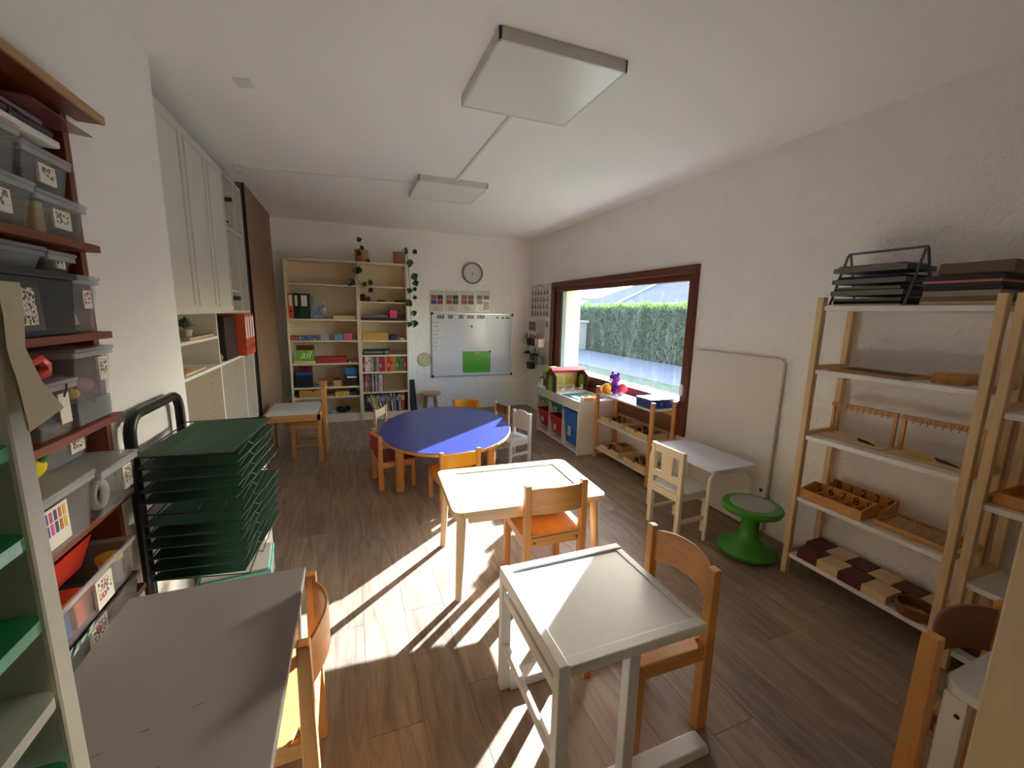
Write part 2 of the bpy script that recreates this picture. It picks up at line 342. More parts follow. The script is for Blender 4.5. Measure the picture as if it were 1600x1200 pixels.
# window 1: reddish wooden frame
win = struct(MB().box(XR-.03, WY0-.055, WZ1-.02, XR+.05, WY1+.055, WZ1+.045).build('window_1', FRAMEW, bevel=.004))
MB().box(XR-.03, WY0-.055, .45, XR+.05, WY0+.02, WZ1-.02).build('jamb', FRAMEW_Z, win, .004)
MB().box(XR-.03, WY1-.0, .45, XR+.05, WY1+.055, WZ1-.02).build('jamb', FRAMEW_Z, win, .004)
MB().box(XR+.005, WY0+.02, WZ1-.075, XR+.07, WY1-.0, WZ1-.02).build('sash_rail', FRAMEW, win, .004)
MB().box(XR+.005, WY0+.02, .60, XR+.07, WY1-.0, .725).build('sash_rail', FRAMEW, win, .004)
MB().box(XR+.005, WY0+.02, .725, XR+.07, WY0+.055, WZ1-.075).build('sash_stile', FRAMEW_Z, win, .004)
MB().box(XR+.01, WY1-.055, .725, XR+.07, WY1-.0, WZ1-.075).build('sash_stile', FRAMEW_Z, win, .004)
MB().box(XR+.012, WY1-.15, .725, XR+.07, WY1-.06, WZ1-.075).build('sash_stile', FRAMEW_Z, win, .004)
MB().box(XR+.02, WY1-.20, .725, XR+.075, WY1-.155, WZ1-.075).build('rubber_strip', paint('green_grey', (120,128,118), .5), win, .003)
MB().box(XR+.036, WY0+.055, .725, XR+.042, WY1-.15, WZ1-.075).build('pane', GLASS, win)
MB().box(XR-.02, WY0-.05, .44, XR+.02, WY1+.05, .60).build('apron_board', wood('apron_wood', (132,84,52), .6, 'y'), win, .004)
MB().box(XR+.07, WY0, .62, XR+WT+.03, WY1, .685).build('outer_sill', WHITE, win, .006)
MB().prism(rrect(.04, .1, .018, 5, WY0-.005, .83), 'x', XR-.046, XR-.028).build('window_sensor', WHITEG, win, .003)

# ================================================================== outside
struct(MB().box(-60, -60, -.5, 120, 120, -.32).build('ground', paint('lawn', (104,104,94), .95, .35, 3)))
MB().box(6.3, -20, -.34, 8.95, 40, -.02).build('street', paint('asphalt', (92,93,98), .9, .12, 6))
bpy.data.objects['street']['kind'] = 'structure'
struct(MB().box(2.87, -20, -.34, 6.3, 40, -.03).build('lawn', paint('verge_grass', (66,84,50), .95, .5, 5, .6, 40)))
def tri_cloud(n, fn, size):
    mb = MB()
    for _ in range(n):
        p, nrm = fn(); p = Vector(p); a = Vector((random.uniform(-1,1), random.uniform(-1,1), random.uniform(-1,1))).normalized()
        b = a.cross(Vector(nrm)+Vector((random.uniform(-.6,.6), random.uniform(-.6,.6), random.uniform(-.6,.6)))).normalized(); s = size*random.uniform(.6,1.4)
        mb.add([p-a*s*.5, p+b*s*.25, p+a*s*.9, p-b*s*.25], [(0,1,2,3)])
    return mb
def leafy(name, rgb, rgb2, trans=.35):
    m, t, p = _new(name); L = t.links.new
    tc = t.nodes.new('ShaderNodeTexCoord'); n = t.nodes.new('ShaderNodeTexNoise'); n.inputs['Scale'].default_value = 3; n.inputs['Detail'].default_value = 6; L(tc.outputs['Object'], n.inputs['Vector'])
    mx = t.nodes.new('ShaderNodeMix'); mx.data_type = 'RGBA'; mx.inputs[6].default_value = lin(rgb); mx.inputs[7].default_value = lin(rgb2); L(n.outputs[0], mx.inputs[0]); L(mx.outputs[2], p.inputs['Base Color']); p.inputs['Roughness'].default_value = .7
    tl = t.nodes.new('ShaderNodeBsdfTranslucent'); L(mx.outputs[2], tl.inputs[0]); s = t.nodes.new('ShaderNodeMixShader'); s.inputs[0].default_value = trans
    L(p.outputs[0], s.inputs[1]); L(tl.outputs[0], s.inputs[2]); L(s.outputs[0], t.nodes['Material Output'].inputs[0]); return m
HX0, HX1, HY0, HY1, HZ = 9.3, 10.5, 4, 22, 1.62
hedge = thing('hedge', 'tall clipped green hedge across the street beyond the window', 'hedge', (9.9, 13, 0))
hm = leafy('hedge_leaf', (40,54,30), (70,82,48), .2)
MB().box(HX0+.12-9.9, HY0-13, -.34, HX1-.12-9.9, HY1-13, HZ-.1).build('hedge_core', paint('hedge_inside', (55,68,39), .95, .3, 5), hedge)
def hf():
    if random.random() < .72: return (HX0+random.uniform(-.05,.1)-9.9, random.uniform(HY0,HY1)-13, random.uniform(-.3,HZ)), (1,0,0)
    return (random.uniform(HX0,HX1)-9.9, random.uniform(HY0,HY1)-13, HZ+random.uniform(-.12,.02)), (0,0,1)
o = tri_cloud(26000, hf, .085).build('foliage', hm, hedge); o['kind'] = 'stuff'
def hs(): return (random.uniform(HX0+.1,HX1)-9.9, random.uniform(HY0,HY1)-13, HZ+abs(random.gauss(0,.10))), (1,.2,0)
o = tri_cloud(6000, hs, .12).build('sprouts', leafy('sprout_leaf', (66,92,36), (100,122,54), .5), hedge); o['kind'] = 'stuff'
gp = thing('gate_pillar', 'stone gate pillar with flat cap beside the hedge', 'pillar', (8.9, 15.3, -.02))
MB().cb(0,0,.55,.4,.42,1.1).build('shaft', paint('pillar_stone', (140,132,118), .9, .15, 14), gp, .01); MB().cb(0,0,1.14,.5,.62,.1).build('cap', paint('pillar_cap', (150,144,132), .9), gp, .01)
# big house with slate roof
hs_ = thing('house', 'neighbouring house with a broad dark slate roof', 'building', (26, 24, -.02))
MB().box(-4.5, -11, -.3, 5, 9.0, 2.55).build('wall', paint('house_render', (206,198,182), .9, .04), hs_)
SL = paint('slate', (66,68,80), .7, .18, 6, .3, 30)
MB().add([(-5.2,-11.6,2.35),(5.6,-11.6,2.35),(5.6,12.0,2.35),(-5.2,12.0,2.35),(.2,-5,5.2),(.2,5.5,5.2)], [(3,2,1,0),(0,1,4),(1,2,5,4),(2,3,5),(3,0,4,5)]).build('roof', SL, hs_)
MB().box(-2.3,-1.2,3.3,-1.7,-.6,5.5).build('chimney', paint('chimney_brick', (150,130,120), .9), hs_)
MB().cyl((-5.3,6.0,2.3),(.1,4.2,5.2),.09).build('downpipe', paint('zinc', (176,180,186), .5), hs_, smooth=True)
MB().box(-5.32,-11.6,2.24,-5.18,12.0,2.36).build('gutter', paint('zinc', (176,180,186), .5), hs_)
h2 = thing('house', 'small white house with a pale tiled hip roof', 'building', (26, 46, -.02))
MB().box(-5,-8,-.3,5,6,3.1).build('wall', paint('white_render', (222,222,222), .9, .03), h2)
MB().add([(-5.6,-8.7,3.0),(5.6,-8.7,3.0),(5.6,6.7,3.0),(-5.6,6.7,3.0),(0,-3.4,5.4),(0,2,5.4)], [(3,2,1,0),(0,1,4),(1,2,5,4),(2,3,5),(3,0,4,5)]).build('roof', paint('pale_tiles', (140,142,150), .8, .2, 5), h2)
for yy in (-6.4, -4.9): 
    wd = MB().box(-5.06,yy,1.7,-4.9,yy+1.0,2.8).build('window', paint('window_dark', (70,76,86), .3), h2)

# ================================================================== ceiling fittings
def ceil_light(x, y, label):
    t = thing('ceiling_light', label, 'ceiling light', (x, y, ZC), 0, 'square ceiling panel lights')
    s = .288; fr = MB()
    for a in (-1, 1): fr.box(a*s, -s, -.046, a*(s-.012), s, .003); fr.box(-s, a*s, -.046, s, a*(s-.012), .003)
    fr.build('frame', paint('lamp_frame', (214,212,206), .4), t, .002)
    MB().box(-s+.011, -s+.011, -.044, s-.011, s-.011, -.004).build('diffuser', paint('lamp_diffuser', (232,231,228), .28, .01), t)
ceil_light(.856, 1.958, 'square white ceiling panel light, unlit, joined to a cover strip at one side only')
ceil_light(.838, 3.834, 'square white ceiling panel light where two cover strips meet')
tag(MB().box(.852,2.24,ZC-.014,.872,3.552,ZC+.001).build('cable_cover', WHITE, bevel=.002), 'white cable cover strip running between the two ceiling lights', 'cable cover')
c = MB().add([(-.70,3.955,ZC-.008),(.552,3.77,ZC-.008),(.552,3.782,ZC-.008),(-.70,3.967,ZC-.008),(-.70,3.955,ZC+.001),(.552,3.77,ZC+.001),(.552,3.782,ZC+.001),(-.70,3.967,ZC+.001)], [(3,2,1,0),(4,5,6,7),(0,1,5,4),(1,2,6,5),(2,3,7,6),(3,0,4,7)])
tag(c.build('cable_cover', WHITE), 'thin white cable cover from the far ceiling light to the cabinet', 'cable cover')
tag(MB().cb(-.73,3.94,ZC-.0245,.075,.1,.05).build('junction_box_ceiling', WHITE, bevel=.005), 'small white junction box on the ceiling beside the cabinet', 'junction box')
tag(MB().add([(-.468,2.502,ZC-.005),(-.392,2.481,ZC-.005),(-.386,2.566,ZC-.005),(-.46,2.584,ZC-.005),(-.468,2.502,ZC+.001),(-.392,2.481,ZC+.001),(-.386,2.566,ZC+.001),(-.46,2.584,ZC+.001)], [(3,2,1,0),(4,5,6,7),(0,1,5,4),(1,2,6,5),(2,3,7,6),(3,0,4,7)]).build('ceiling_plate', WHITE), 'small off-white blanking plate on the bare ceiling', 'cover plate')

# ================================================================== cabinets, wooden panel and niche shelf on the left
CX = -.83
cab = thing('wall_cabinet', 'tall white built-in cabinet with panelled upper doors and one doorless bay', 'cabinet', (0,0,0))
CABW = paint('cabinet_white', (216,214,204), .45, .02)
b = MB(); b.box(-1.249, 2.45, 1.385, CX-.001, 4.395, 1.403); b.box(-1.249, 2.45, 2.40, CX-.001, 4.395, 2.418); b.box(-1.249, 2.45, 1.403, -1.235, 4.395, 2.40)
b.box(-1.235, 2.45, 1.403, CX-.022, 2.47, 2.40); b.box(-1.235, 3.81, 1.403, CX-.001, 3.826, 2.40)
b.box(-1.235, 4.115, 1.403, CX, 4.131, 2.40); b.box(-1.235, 4.377, 1.403, CX, 4.395, 2.40); b.build('carcass', CABW, cab)
for ya, yb in ((3.826,4.115),(4.131,4.377)):
    MB().box(-1.235, ya, 2.018, CX-.012, yb, 2.036).build('shelf', CABW, cab)
MB().box(-1.235, 3.826, 1.545, CX-.012, 4.115, 1.563).build('shelf', CABW, cab)
HM = paint('hinge_metal', (112,104,92), .35, .1, metal=.7)
for z in (2.27, 1.50): 
    h = MB(); h.cb(CX-.06, 4.108, z, .05, .014, .018); h.cyl((CX-.075,4.115,z),(CX-.075,4.095,z),.022,n=12); h.cb(CX-.03,4.100,z,.05,.02,.03); h.build('hinge', HM, cab, .002)
MB().cyl((CX-.05,4.115,2.10),(CX-.05,4.09,2.10),.008).build('peg', HM, cab)
MB().cyl((CX-.08,4.115,1.86),(CX-.08,4.108,1.86),.006).build('peg', HM, cab)
for i in range(3):
    y0 = 2.567+.42*i; y1 = y0+.414
    dr = MB(); dr.box(CX-.018, y0, 1.385, CX, y1, 2.415)
    d_ = dr.build('door', CABW, cab, .002)
    fr = MB(); a, bb, za, zb = y0+.045, y1-.045, 1.44, 2.36
    for q in ((a-.012,za-.012,a,zb+.012),(bb,za-.012,bb+.012,zb+.012),(a,za-.012,bb,za),(a,zb,bb,zb+.012)): fr.box(CX, q[0], q[1], CX+.009, q[2], q[3])
    fr.build('moulding', CABW, d_, .003)
MB().box(CX-.02, 2.45, 1.385, CX, 2.563, 2.415).build('filler_strip', CABW, cab)
low = thing('open_shelf_unit', 'white open shelving unit below the panelled cabinet doors', 'shelf unit', (0,0,0))
CABC = paint('cabinet_cream', (220,213,200), .5, .02)
b = MB(); b.box(-1.249,2.45,0,-1.235,4.395,1.384); 
for y,zt in ((2.45,1.384),(3.333,1.384),(3.985,1.03),(4.377,1.384)): b.box(-1.235,y,0,CX,y+.018,zt)
b.build('carcass', CABC, low, .001)
def lshelf(y0,y1,z): MB().box(-1.234,y0,z-.018,CX+.001,y1,z).build('shelf', WHITE, low, .001)
for z in (1.238,1.046,.66,.36,.08): lshelf(2.468,3.333,z)
lshelf(3.351,4.377,1.046)
for z in (.36,.08): lshelf(3.351,3.985,z)
for z in (.46,.08): lshelf(4.003,4.377,z)
hole_shade = MB()  # flat dark discs paint the shade inside the peg holes, nothing is bored
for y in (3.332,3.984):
    for k in range(9): hole_shade.cyl((CX-.06,y,1.0-.04*k),(CX-.06,y-.001,1.0-.04*k),.003,n=6)
hole_shade.build('peg_hole_shade', DARKINK_SHADE, low)['kind'] = 'stuff'
# brown slatted panel beside the bookcase
pan = thing('slatted_panel', 'tall brown wooden board panel beside the cream bookcase', 'panel', (0,0,0))
MB().box(-.868, 4.418, 0, -.822, 5.70, 2.486).build('backing', paint('panel_back', (124,96,72), .8), pan)
PANW = wood('panel_oak', (146,112,84), .7, 'z', .6, 20)
n = 9; wv = (5.70-4.44)/n
for i in range(n): MB().box(-.824, 4.44+i*wv+.003, .0, -.807, 4.44+(i+1)*wv-.003, 2.486).build('board', PANW, pan, .002)
MB().box(-.824, 4.418, 0, -.804, 4.438, 2.486).build('edge_profile', BLACK, pan)
# things in the low shelf unit
def binder(x, y, z, w, h, d, rgb, label, group, rz=0, facing='x', spine=(236,232,224)):
    t = thing('ring_binder', label, 'binder', (x,y,z), rz, group)
    m = flat(rgb, .45); c = MB(); c.hplate(-w/2,0,w/2,h,0,h*.2,w*.2,lambda u,v,d_:(d_,u,v),0,-.004); c.box(0,-w/2,0,-d,-w/2+.003,h); c.box(0,w/2-.003,0,-d,w/2,h); c.build('cover', m, t, .001)
    MB().box(-.06,-w/2+.006,.006,-d+.012,w/2-.006,h-.006).build('paper_block', PAPER, t)
    MB().box(0,-w*.3,h*.42,.0015,w*.3,h*.94).build('spine_label', flat(spine,.6), t)
    MB().tube([(.0005,w*.21*math.cos(a),h*.2+w*.21*math.sin(a)) for a in [2*math.pi*k/16 for k in range(16)]],.002,6,True).build('finger_ring', GREYM, t, smooth=True)
    return t
def binder_flag(i): return ['next to the brown file box','second from the brown file box','third from the brown file box','last before the board panel'][i]
for i, y in enumerate((3.905,3.99,4.075,4.16)):
    binder(-.775, y, 1.047, .074, .325, .30, (214,84,40), 'orange-red ring binder on the open white shelf unit, '+binder_flag(i), 'orange binders in the shelf unit')
bx = thing('file_box', 'dark brown file box beside the orange binders', 'box', (-1.0,3.70,1.047))
MB().tray(-.17,-.19,0,.17,.14,.31,.006).build('body', flat((52,38,38),.5), bx, .002); MB().cyl((.17,0.06,.05),(.174,0.06,.05),.012,n=12).build('ring', GREYM, bx)
tag(MB().ball((-.87,3.455,1.0765),.03,.03,.03).build('wooden_egg', flat((150,120,60),.5), smooth=True), 'small ochre wooden egg beside the dark brown file box', 'toy')
sp = thing('potted_succulent', 'small leafy green artificial plant on the top shelf by the wall edge', 'plant', (-.935,3.09,1.239))
MB().lathe([(.028,0),(.04,.05),(.036,.05),(.03,.01)],14).build('pot', flat((190,186,170),.7), sp, smooth=True)
lf = MB().add([(0,0,0),(.013,.03,.006),(0,.075,.0),(-.013,.03,.006)],[(0,1,2,3)]).mesh('leaf'); lf.materials.append(paint('succulent', (96,118,84), .5, .3, 20))
for k in range(26):
    o = bpy.data.objects.new('leaf', lf); COL.objects.link(o); o.parent = sp; o.location = (0,0,.05+.03*random.random()); o.rotation_euler = (random.uniform(.1,1.3),0,random.uniform(0,6.28)); o.scale = (1.1,.95,.95)
tg = thing('wooden_strip', 'pale wooden strip with a ruler-like edge lying on the top shelf', 'wooden strip', (-.862,3.07,1.239), .03)
MB().cb(0,0,.007,.04,.50,.014).build('strip', BIRCH_Y, tg, .002); mk = MB()
for k in range(10): mk.cb(.008,-.225+.05*k,.0148,.02,.012,.0012)
mk.build('marks', DARKINK_SHADE, tg)['kind'] = 'stuff'
pz = thing('wooden_puzzle', 'flat wooden puzzle board on the cream shelf below the strip', 'puzzle', (-.96,2.93,1.047))
MB().cb(0,0,.006,.22,.34,.012).build('board', BIRCH, pz, .002)
for k,(a,c) in enumerate(((-.04,-.1),(.03,.0),(-.03,.1))): MB().prism(rrect(.08,.07,.02,4,a,c),'z',.012,.018).build('piece', BEECH_X, pz, .002)
pz = thing('wooden_puzzle', 'flat wooden puzzle board on the deeper shelf above the green boards', 'puzzle', (-.98,2.98,.661))
MB().cb(0,0,.006,.26,.42,.012).build('board', BEECH_Y, pz, .002)
for k in range(4): MB().prism(rrect(.09,.06,.02,4,-.05+.1*(k%2),-.12+.22*(k//2)),'z',.012,.018).build('piece', flat((150,96,60)), pz, .002)
mkx = thing('marker_pot', 'red and blue marker pens lying in the white shelf unit', 'pens', (-.87,3.55,.361))
MB().cyl((0,-.04,.012),(0,.08,.012),.011).build('pen', flat((30,50,120)), mkx, smooth=True); MB().cyl((-.03,-.02,.014),(-.02,.1,.014),.013).build('pen', flat((200,40,40)), mkx, smooth=True)

# white cupboard behind the board rack
cp = thing('low_cupboard', 'low white cupboard standing behind the rack of green boards', 'cupboard', (-.60,2.36,0))
MB().box(-.155,-.085,0,.155,.085,.72).build('body', CREAM, cp, .003); MB().box(-.16,-.09,.72,.16,.09,.738).build('top', WHITE, cp, .003)
st = thing('paper_stack', 'stack of turquoise and white card sheets under the rack', 'paper', (-.50,1.99,.29), .1)
MB().box(-.14,-.12,0,.12,.12,.018).build('white_sheets', PAPER, st); MB().box(-.13,-.12,.018,.13,.12,.034).build('turquoise_sheets', flat((120,214,206)), st); MB().box(-.12,-.11,.034,.12,.11,.042).build('white_sheets', PAPER, st)
# niche shelf
ns = thing('niche_shelf', 'dark red-brown wooden shelf unit built into the wall niche', 'shelf unit', (0,0,0))
NY0, NY1 = .55, 1.735
MB().box(-1.119,1.727,0,-.766,1.750,2.0).build('side_panel', REDWOOD_Z, ns, .002)
MB().box(-1.119,.502,0,-.766,.525,2.0).build('side_panel', REDWOOD_Z, ns, .002)
MB().box(-1.119,.525,0,-1.108,1.727,2.0).build('back_panel', REDWOOD_Z, ns)
SH = [1.609,1.345,1.078,.808,.455]
for z in SH: MB().box(-1.108,.526,z-.022,-.72,1.7265 if z<.5 else 1.736,z).build('shelf', REDWOOD, ns, .002)
tb = MB().prism([(-1.108,.526),(-.70,.526),(-.70,1.80),(-.762,1.80),(-.762,1.751),(-1.108,1.751)],'z',1.984,2.006).build('top_board', REDWOOD, ns, .002)
MB().box(-.70,.526,1.983,-.692,1.80,2.007).build('worn_edge', wood('worn_edge', (196,152,98), .6, 'y'), tb)

# ------------------------------------------------------------------ storage boxes on the niche shelf
def bin_box(x0, x1, y0, y1, z, h, label, mat=None, lid=True, card=0, lidmat=None, group=None, name='storage_box', cat='box', tp=.012, side='x', cardf=(.32,.68,.25,.75)):
    t = thing(name, label, cat, ((x0+x1)/2,(y0+y1)/2,z), 0, group); m = mat or CLEAR
    w, d = abs(x1-x0), abs(y1-y0)
    MB().taper(0,0,0,h,w-2*tp,d-2*tp,w,d,.003).build('body', m, t, .0)
    rm = MB(); 
    for s in (-1,1): rm.box(s*w/2,-d/2-.006,h-.014,s*(w/2+.006),d/2+.006,h); rm.box(-w/2,s*d/2,h-.014,w/2,s*(d/2+.006),h)
    rm.build('rim', m if mat else MILKY, t, .002)
    if lid: MB().box(-w/2-.010,-d/2-.010,h,w/2+.010,d/2+.010,h+.012).build('lid', lidmat or MILKY, t, .005)
    if card is not None:
        a0,a1,b0,b1 = cardf; q = tp*.5
        cm=MB().box(w/2-q-.001,-d/2+d*a0,h*b0,w/2-q+.006,-d/2+d*a1,h*b1).build('label_card', PAPER, t); e=.12*d*(a1-a0); MB().box(w/2-q+.006,-d/2+d*a0+e,h*b0+h*(b1-b0)*.28,w/2-q+.0066,-d/2+d*a1-e,h*b1-h*(b1-b0)*.08).build('picture', CARDS[card%3], cm)
    return t
# top tier: two stacks of small boxes and loose packs
Z = 1.610
bin_box(-1.02,-.735,1.49,1.70,Z,.098,'clear lidded box with a wool ball picture, lowest at the end of the top tier', card=0)
bin_box(-1.02,-.745,1.485,1.675,Z+.112,.098,'clear lidded box with a round seed picture, stacked on another at the end', card=1)
bin_box(-1.02,-.735,1.25,1.475,Z,.108,'clear lidded box with a balloon picture card on the top tier', card=2)
bin_box(-1.02,-.742,1.24,1.468,Z+.122,.112,'clear lidded box with a red bottle picture, on top of the balloon box', card=0)
for nm,lab,y,mat in (('jar','small yellow jar standing in the lowest clear box',1.515,flat((206,180,96))),):
    j = thing(nm,lab,'jar',(-.785,1.55,Z+.004)); MB().lathe([(.026,0),(.03,.01),(.03,.062),(.027,.066)],16).build('body',mat,j,smooth=True); MB().lathe([(.029,.066),(.029,.08)],16).build('lid',flat((226,204,130)),j,smooth=True)
bp = thing('plastic_bag_pack','glossy black and clear plastic packets piled on the highest boxes','packet',(-.86,1.47,Z+.2465))
MB().box(-.11,-.20,0,.12,.18,.02).build('tray', PAPER, bp, .006); MB().box(-.10,-.19,.02,.11,.06,.052).build('black_packet', flat((22,22,24),.25), bp, .012); MB().box(-.08,.0,.021,.115,.17,.045).build('black_packet', flat((34,32,34),.25), bp, .01); MB().box(-.09,-.02,.046,.10,.16,.066).build('clear_packet', MILKY, bp, .008)
pk = tag(MB().add([(-.86,1.46,1.928),(-.72,1.50,1.934),(-.70,1.73,1.922),(-.84,1.68,1.924),(-.86,1.46,1.932),(-.72,1.50,1.938),(-.70,1.73,1.926),(-.84,1.68,1.928)],[(3,2,1,0),(4,5,6,7),(0,1,5,4),(1,2,6,5),(2,3,7,6),(3,0,4,7)]).build('plastic_sleeve', clear_plastic('rosy_sleeve',(150,86,92),.55,.2)),'thin reddish plastic sleeve jutting out under the top board','sleeve')
# second tier (shelf at 1.345): black crate, clear box at the end, flat boxes on the crate
Z = 1.346
cr = thing('black_crate','black plastic crate with a pebble picture card in a sleeve','crate',(-.88,1.40,Z))
MB().taper(0,0,0,.148,.30,.33,.31,.345,.004).build('body', BLACKP, cr, .003); MB().box(-.165,-.18,.148,.165,.18,.166).build('lid', BLACKP, cr, .004)
MB().box(.149,-.11,.016,.155,.03,.138).build('sleeve', clear_plastic('card_sleeve',(120,122,124),.35,.1), cr); MB().box(.155,-.085,.03,.157,.005,.12).build('card', CARDS[1], cr)
bin_box(-1.03,-.735,1.59,1.715,Z,.155,'clear lidded box with a paint blot picture at the shelf end',card=0,cardf=(.38,.72,.45,.8))
sh = thing('paper_fan','folded cream paper fan inside the clear box at the shelf end','paper',(-.82,1.652,Z+.004)); pts=[(0,0)]+[(.11*math.cos(a),.11*math.sin(a)) for a in [math.radians(10+16*k) for k in range(7)]]
MB().prism([(u*.5,v) for u,v in pts],'y',-.012,.012).build('fan', flat((214,194,162),.8), sh)
bin_box(-1.02,-.745,1.27,1.50,Z+.167,.05,'shallow grey-clear box lying on the black crate',mat=clear_plastic('grey_clear',(170,174,182),.5,.25),card=None,lid=True)
bin_box(-1.0,-.745,1.52,1.63,Z+.167,.046,'shallow clear box with a row of figures printed on its card',mat=None,card=2,lid=True)
for q in (): pass
# third tier (shelf at 1.078)
Z = 1.079
bin_box(-1.03,-.725,1.525,1.715,Z+.07,.142,'large clear bin of soft toys with a bear picture card',mat=None,card=0,cardf=(.62,.9,.35,.85))
MB().box(-1.03,1.53,Z,-.735,1.71,Z+.0695).build('spacer_box', clear_plastic('grey_clear'), None, .004); tag(bpy.data.objects['spacer_box'],'flat grey translucent box holding up the large clear toy bin','box')
bin_box(-1.02,-.728,1.36,1.51,Z,.138,'clear tub with a white tag tied on, full of dark red and blue cloth',card=None)
tgx = thing('paper_tag','white paper tag hanging on the clear tub','tag',(-.722,1.445,Z+.075)); MB().box(0,-.022,-.04,.002,.022,.04).build('card',PAPER,tgx); MB().tube([(.002,0,.03),(.006,.01,.05),(.002,.02,.062)],.0025,6).build('string',flat((90,60,50)),tgx)
bin_box(-1.02,-.728,1.19,1.335,Z,.138,'clear tub with a blue picture card',card=2)
for nm,lab,c,cx,cy,cz,r in (('soft_toy','crumpled dark pink cloth in the large clear bin',(176,70,96),-.81,1.60,Z+.115,.038),('soft_toy','pink soft ball in the large clear bin',(222,120,130),-.785,1.668,Z+.104,.030),('cloth_bundle','dark red cloth in the tagged clear tub',(130,30,40),-.80,1.42,Z+.05,.045),('cloth_bundle','blue cloth at the bottom of the tagged clear tub',(50,80,120),-.772,1.472,Z+.021,.02),('soft_toy','yellow toy lying low in the large clear bin',(226,200,60),-.765,1.568,Z+.092,.020)):
    ob = tag(MB().ball((0,0,0),r,r,r*.8,12,8).build(nm,flat(c,.9),smooth=True),lab,'toy' if 'toy' in nm else 'cloth'); ob.location=(cx,cy,cz)
mk_ = thing('toy_mask','coral red plastic toy funnel lying on the tagged tub','toy',(-.765,1.44,Z+.158)); MB().tube([(0,-.05,.012),(.0,-.02,.04),(0,.02,.05),(0,.045,.03),(0,.04,.008),(0,0,.004)],.012,8,True).build('rim',flat((226,86,70),.35),mk_,smooth=True); MB().add([(0,-.07,.0),(.02,-.02,.0),(.0,-.025,.05),(-.02,-.02,0)],[(0,1,2),(0,2,3),(1,3,2),(0,3,1)]).build('spout',flat((226,86,70),.35),mk_)
bin_box(-.95,-.77,1.25,1.40,Z+.160,.055,'small clear lidded box with rosy pieces, on the clear tubs',card=0)
# fourth tier (shelf at .808)
Z = .809
bin_box(-1.05,-.69,1.487,1.695,Z,.135,'clear lidded bin holding rolls of tape at the shelf end',card=1,cardf=(.6,.85,.3,.85))
rt = thing('tape_roll','grey roll of adhesive tape in the clear bin','tape',(-.735,1.56,Z+.052)); MB().tube([(0,.036*math.cos(a),.036*math.sin(a)) for a in [2*math.pi*k/20 for k in range(20)]],.012,8,True).build('roll',flat((176,174,164),.5),rt,smooth=True)
bin_box(-1.04,-.70,1.20,1.465,Z,.15,'large clear box with a row of coloured bottles on its card',card=None)
lb = thing('picture_card','card with a row of coloured paint bottles','card',(-.697,1.285,Z+.03)); MB().box(0,-.055,0,.002,.055,.1).build('card',PAPER,lb)
for r_ in range(2):
    for k in range(6): MB().box(.002,-.05+.017*k,.034+.032*r_,.003,-.04+.017*k,.062+.03*r_).build('printed_bottle',flat([(210,60,60),(90,60,150),(220,90,150),(60,60,130),(200,120,40),(230,190,60)][k]),lb)
for k,(cx,cy) in enumerate(((-.75,1.36),(-.76,1.275))):
    j = thing('plastic_cup','pale stacked plastic cups in the large clear box','cup',(cx,cy,Z+.004),0,'cups in the clear box'); MB().lathe([(.030,0),(.036,.085),(.034,.085),(.028,.004)],16).build('cup',MILKY,j,smooth=True)
bin_box(-1.03,-.80,1.50,1.70,Z+.148,.075,'clear box with a feather picture above the tape bin',card=1,cardf=(.5,.85,.3,.85))
yt = thing('yellow_pompom','bright yellow fluffy flower toy on the fourth tier','toy',(-.80,1.395,Z+.199)); MB().ball((0,0,0),.04,.065,.037,12,8).build('body',flat((222,204,40),.9),yt,smooth=True); MB().ball((.025,.02,.022),.02,.02,.016).build('leaf',flat((80,120,60),.9),yt,smooth=True)
# bottom bay: two stacked long bins and a red tray
Z = .456
bin_box(-1.07,-.692,1.17,1.615,Z,.108,'dark-filled clear bin, lower of the two long bins behind the grey table',mat=clear_plastic('smoke_plastic',(120,112,108),.5,.25),lid=False,card=0,cardf=(.38,.56,.2,.98),tp=.008)
bin_box(-1.07,-.690,1.19,1.61,Z+.112,.122,'long open clear bin, upper one, with a red tray and pots',lid=False,card=0,cardf=(.46,.66,.12,.8),tp=.008)
rt2 = thing('red_tray','bright red plastic tray standing in the upper long bin','tray',(-.88,1.37,Z+.20)); MB().taper(0,0,0,.085,.2,.30,.24,.36,.003).build('tray',flat((206,52,34),.35),rt2)
for nm,c,xa,ya,xb,yb,lab in (('blue_box',(60,90,170),-.80,1.205,-.71,1.31,'blue plastic block lying in the upper long bin'),('orange_box',(226,110,60),-.79,1.33,-.71,1.43,'orange plastic block lying in the upper long bin')):
    tag(MB().box(xa,ya,Z+.117,xb,yb,Z+.185).build(nm,flat(c,.4),bevel=.006),lab,'toy')
for o_,y_,x_ in (('support_block',1.24,-.95),('support_block',1.50,-.95)):
    tag(MB().box(x_-.06,y_-.03,Z+.117,x_+.06,y_+.03,Z+.2).build(o_,flat((120,70,60),.6),bevel=.004),'brown toy block under the red tray in the upper long bin','toy','blocks under the red tray')
j = thing('glue_pot','clear glue pot with a yellow lid in the upper long bin','pot',(-.73,1.555,Z+.117)); MB().lathe([(.026,0),(.028,.075)],16).build('body',MILKY,j,smooth=True); MB().lathe([(.032,.075),(.032,.088),(.0,.09)],16).build('lid',flat((230,186,50)),j,smooth=True)
gsh = MB()
for k in range(9):
    p = Vector((-.688+.004*(k%2),1.2+.016*k,Z+.098+.004*(k%3))); gsh.add([p,p+Vector((0,.022,.004)),p+Vector((.002,.026,.014)),p+Vector((.002,.004,.012))],[(0,1,2,3)])
tag(gsh.build('foil_scraps',flat((170,214,200),.4)),'pale green foil scraps spilling over the lower long bin','scraps')['kind'] = 'stuff'

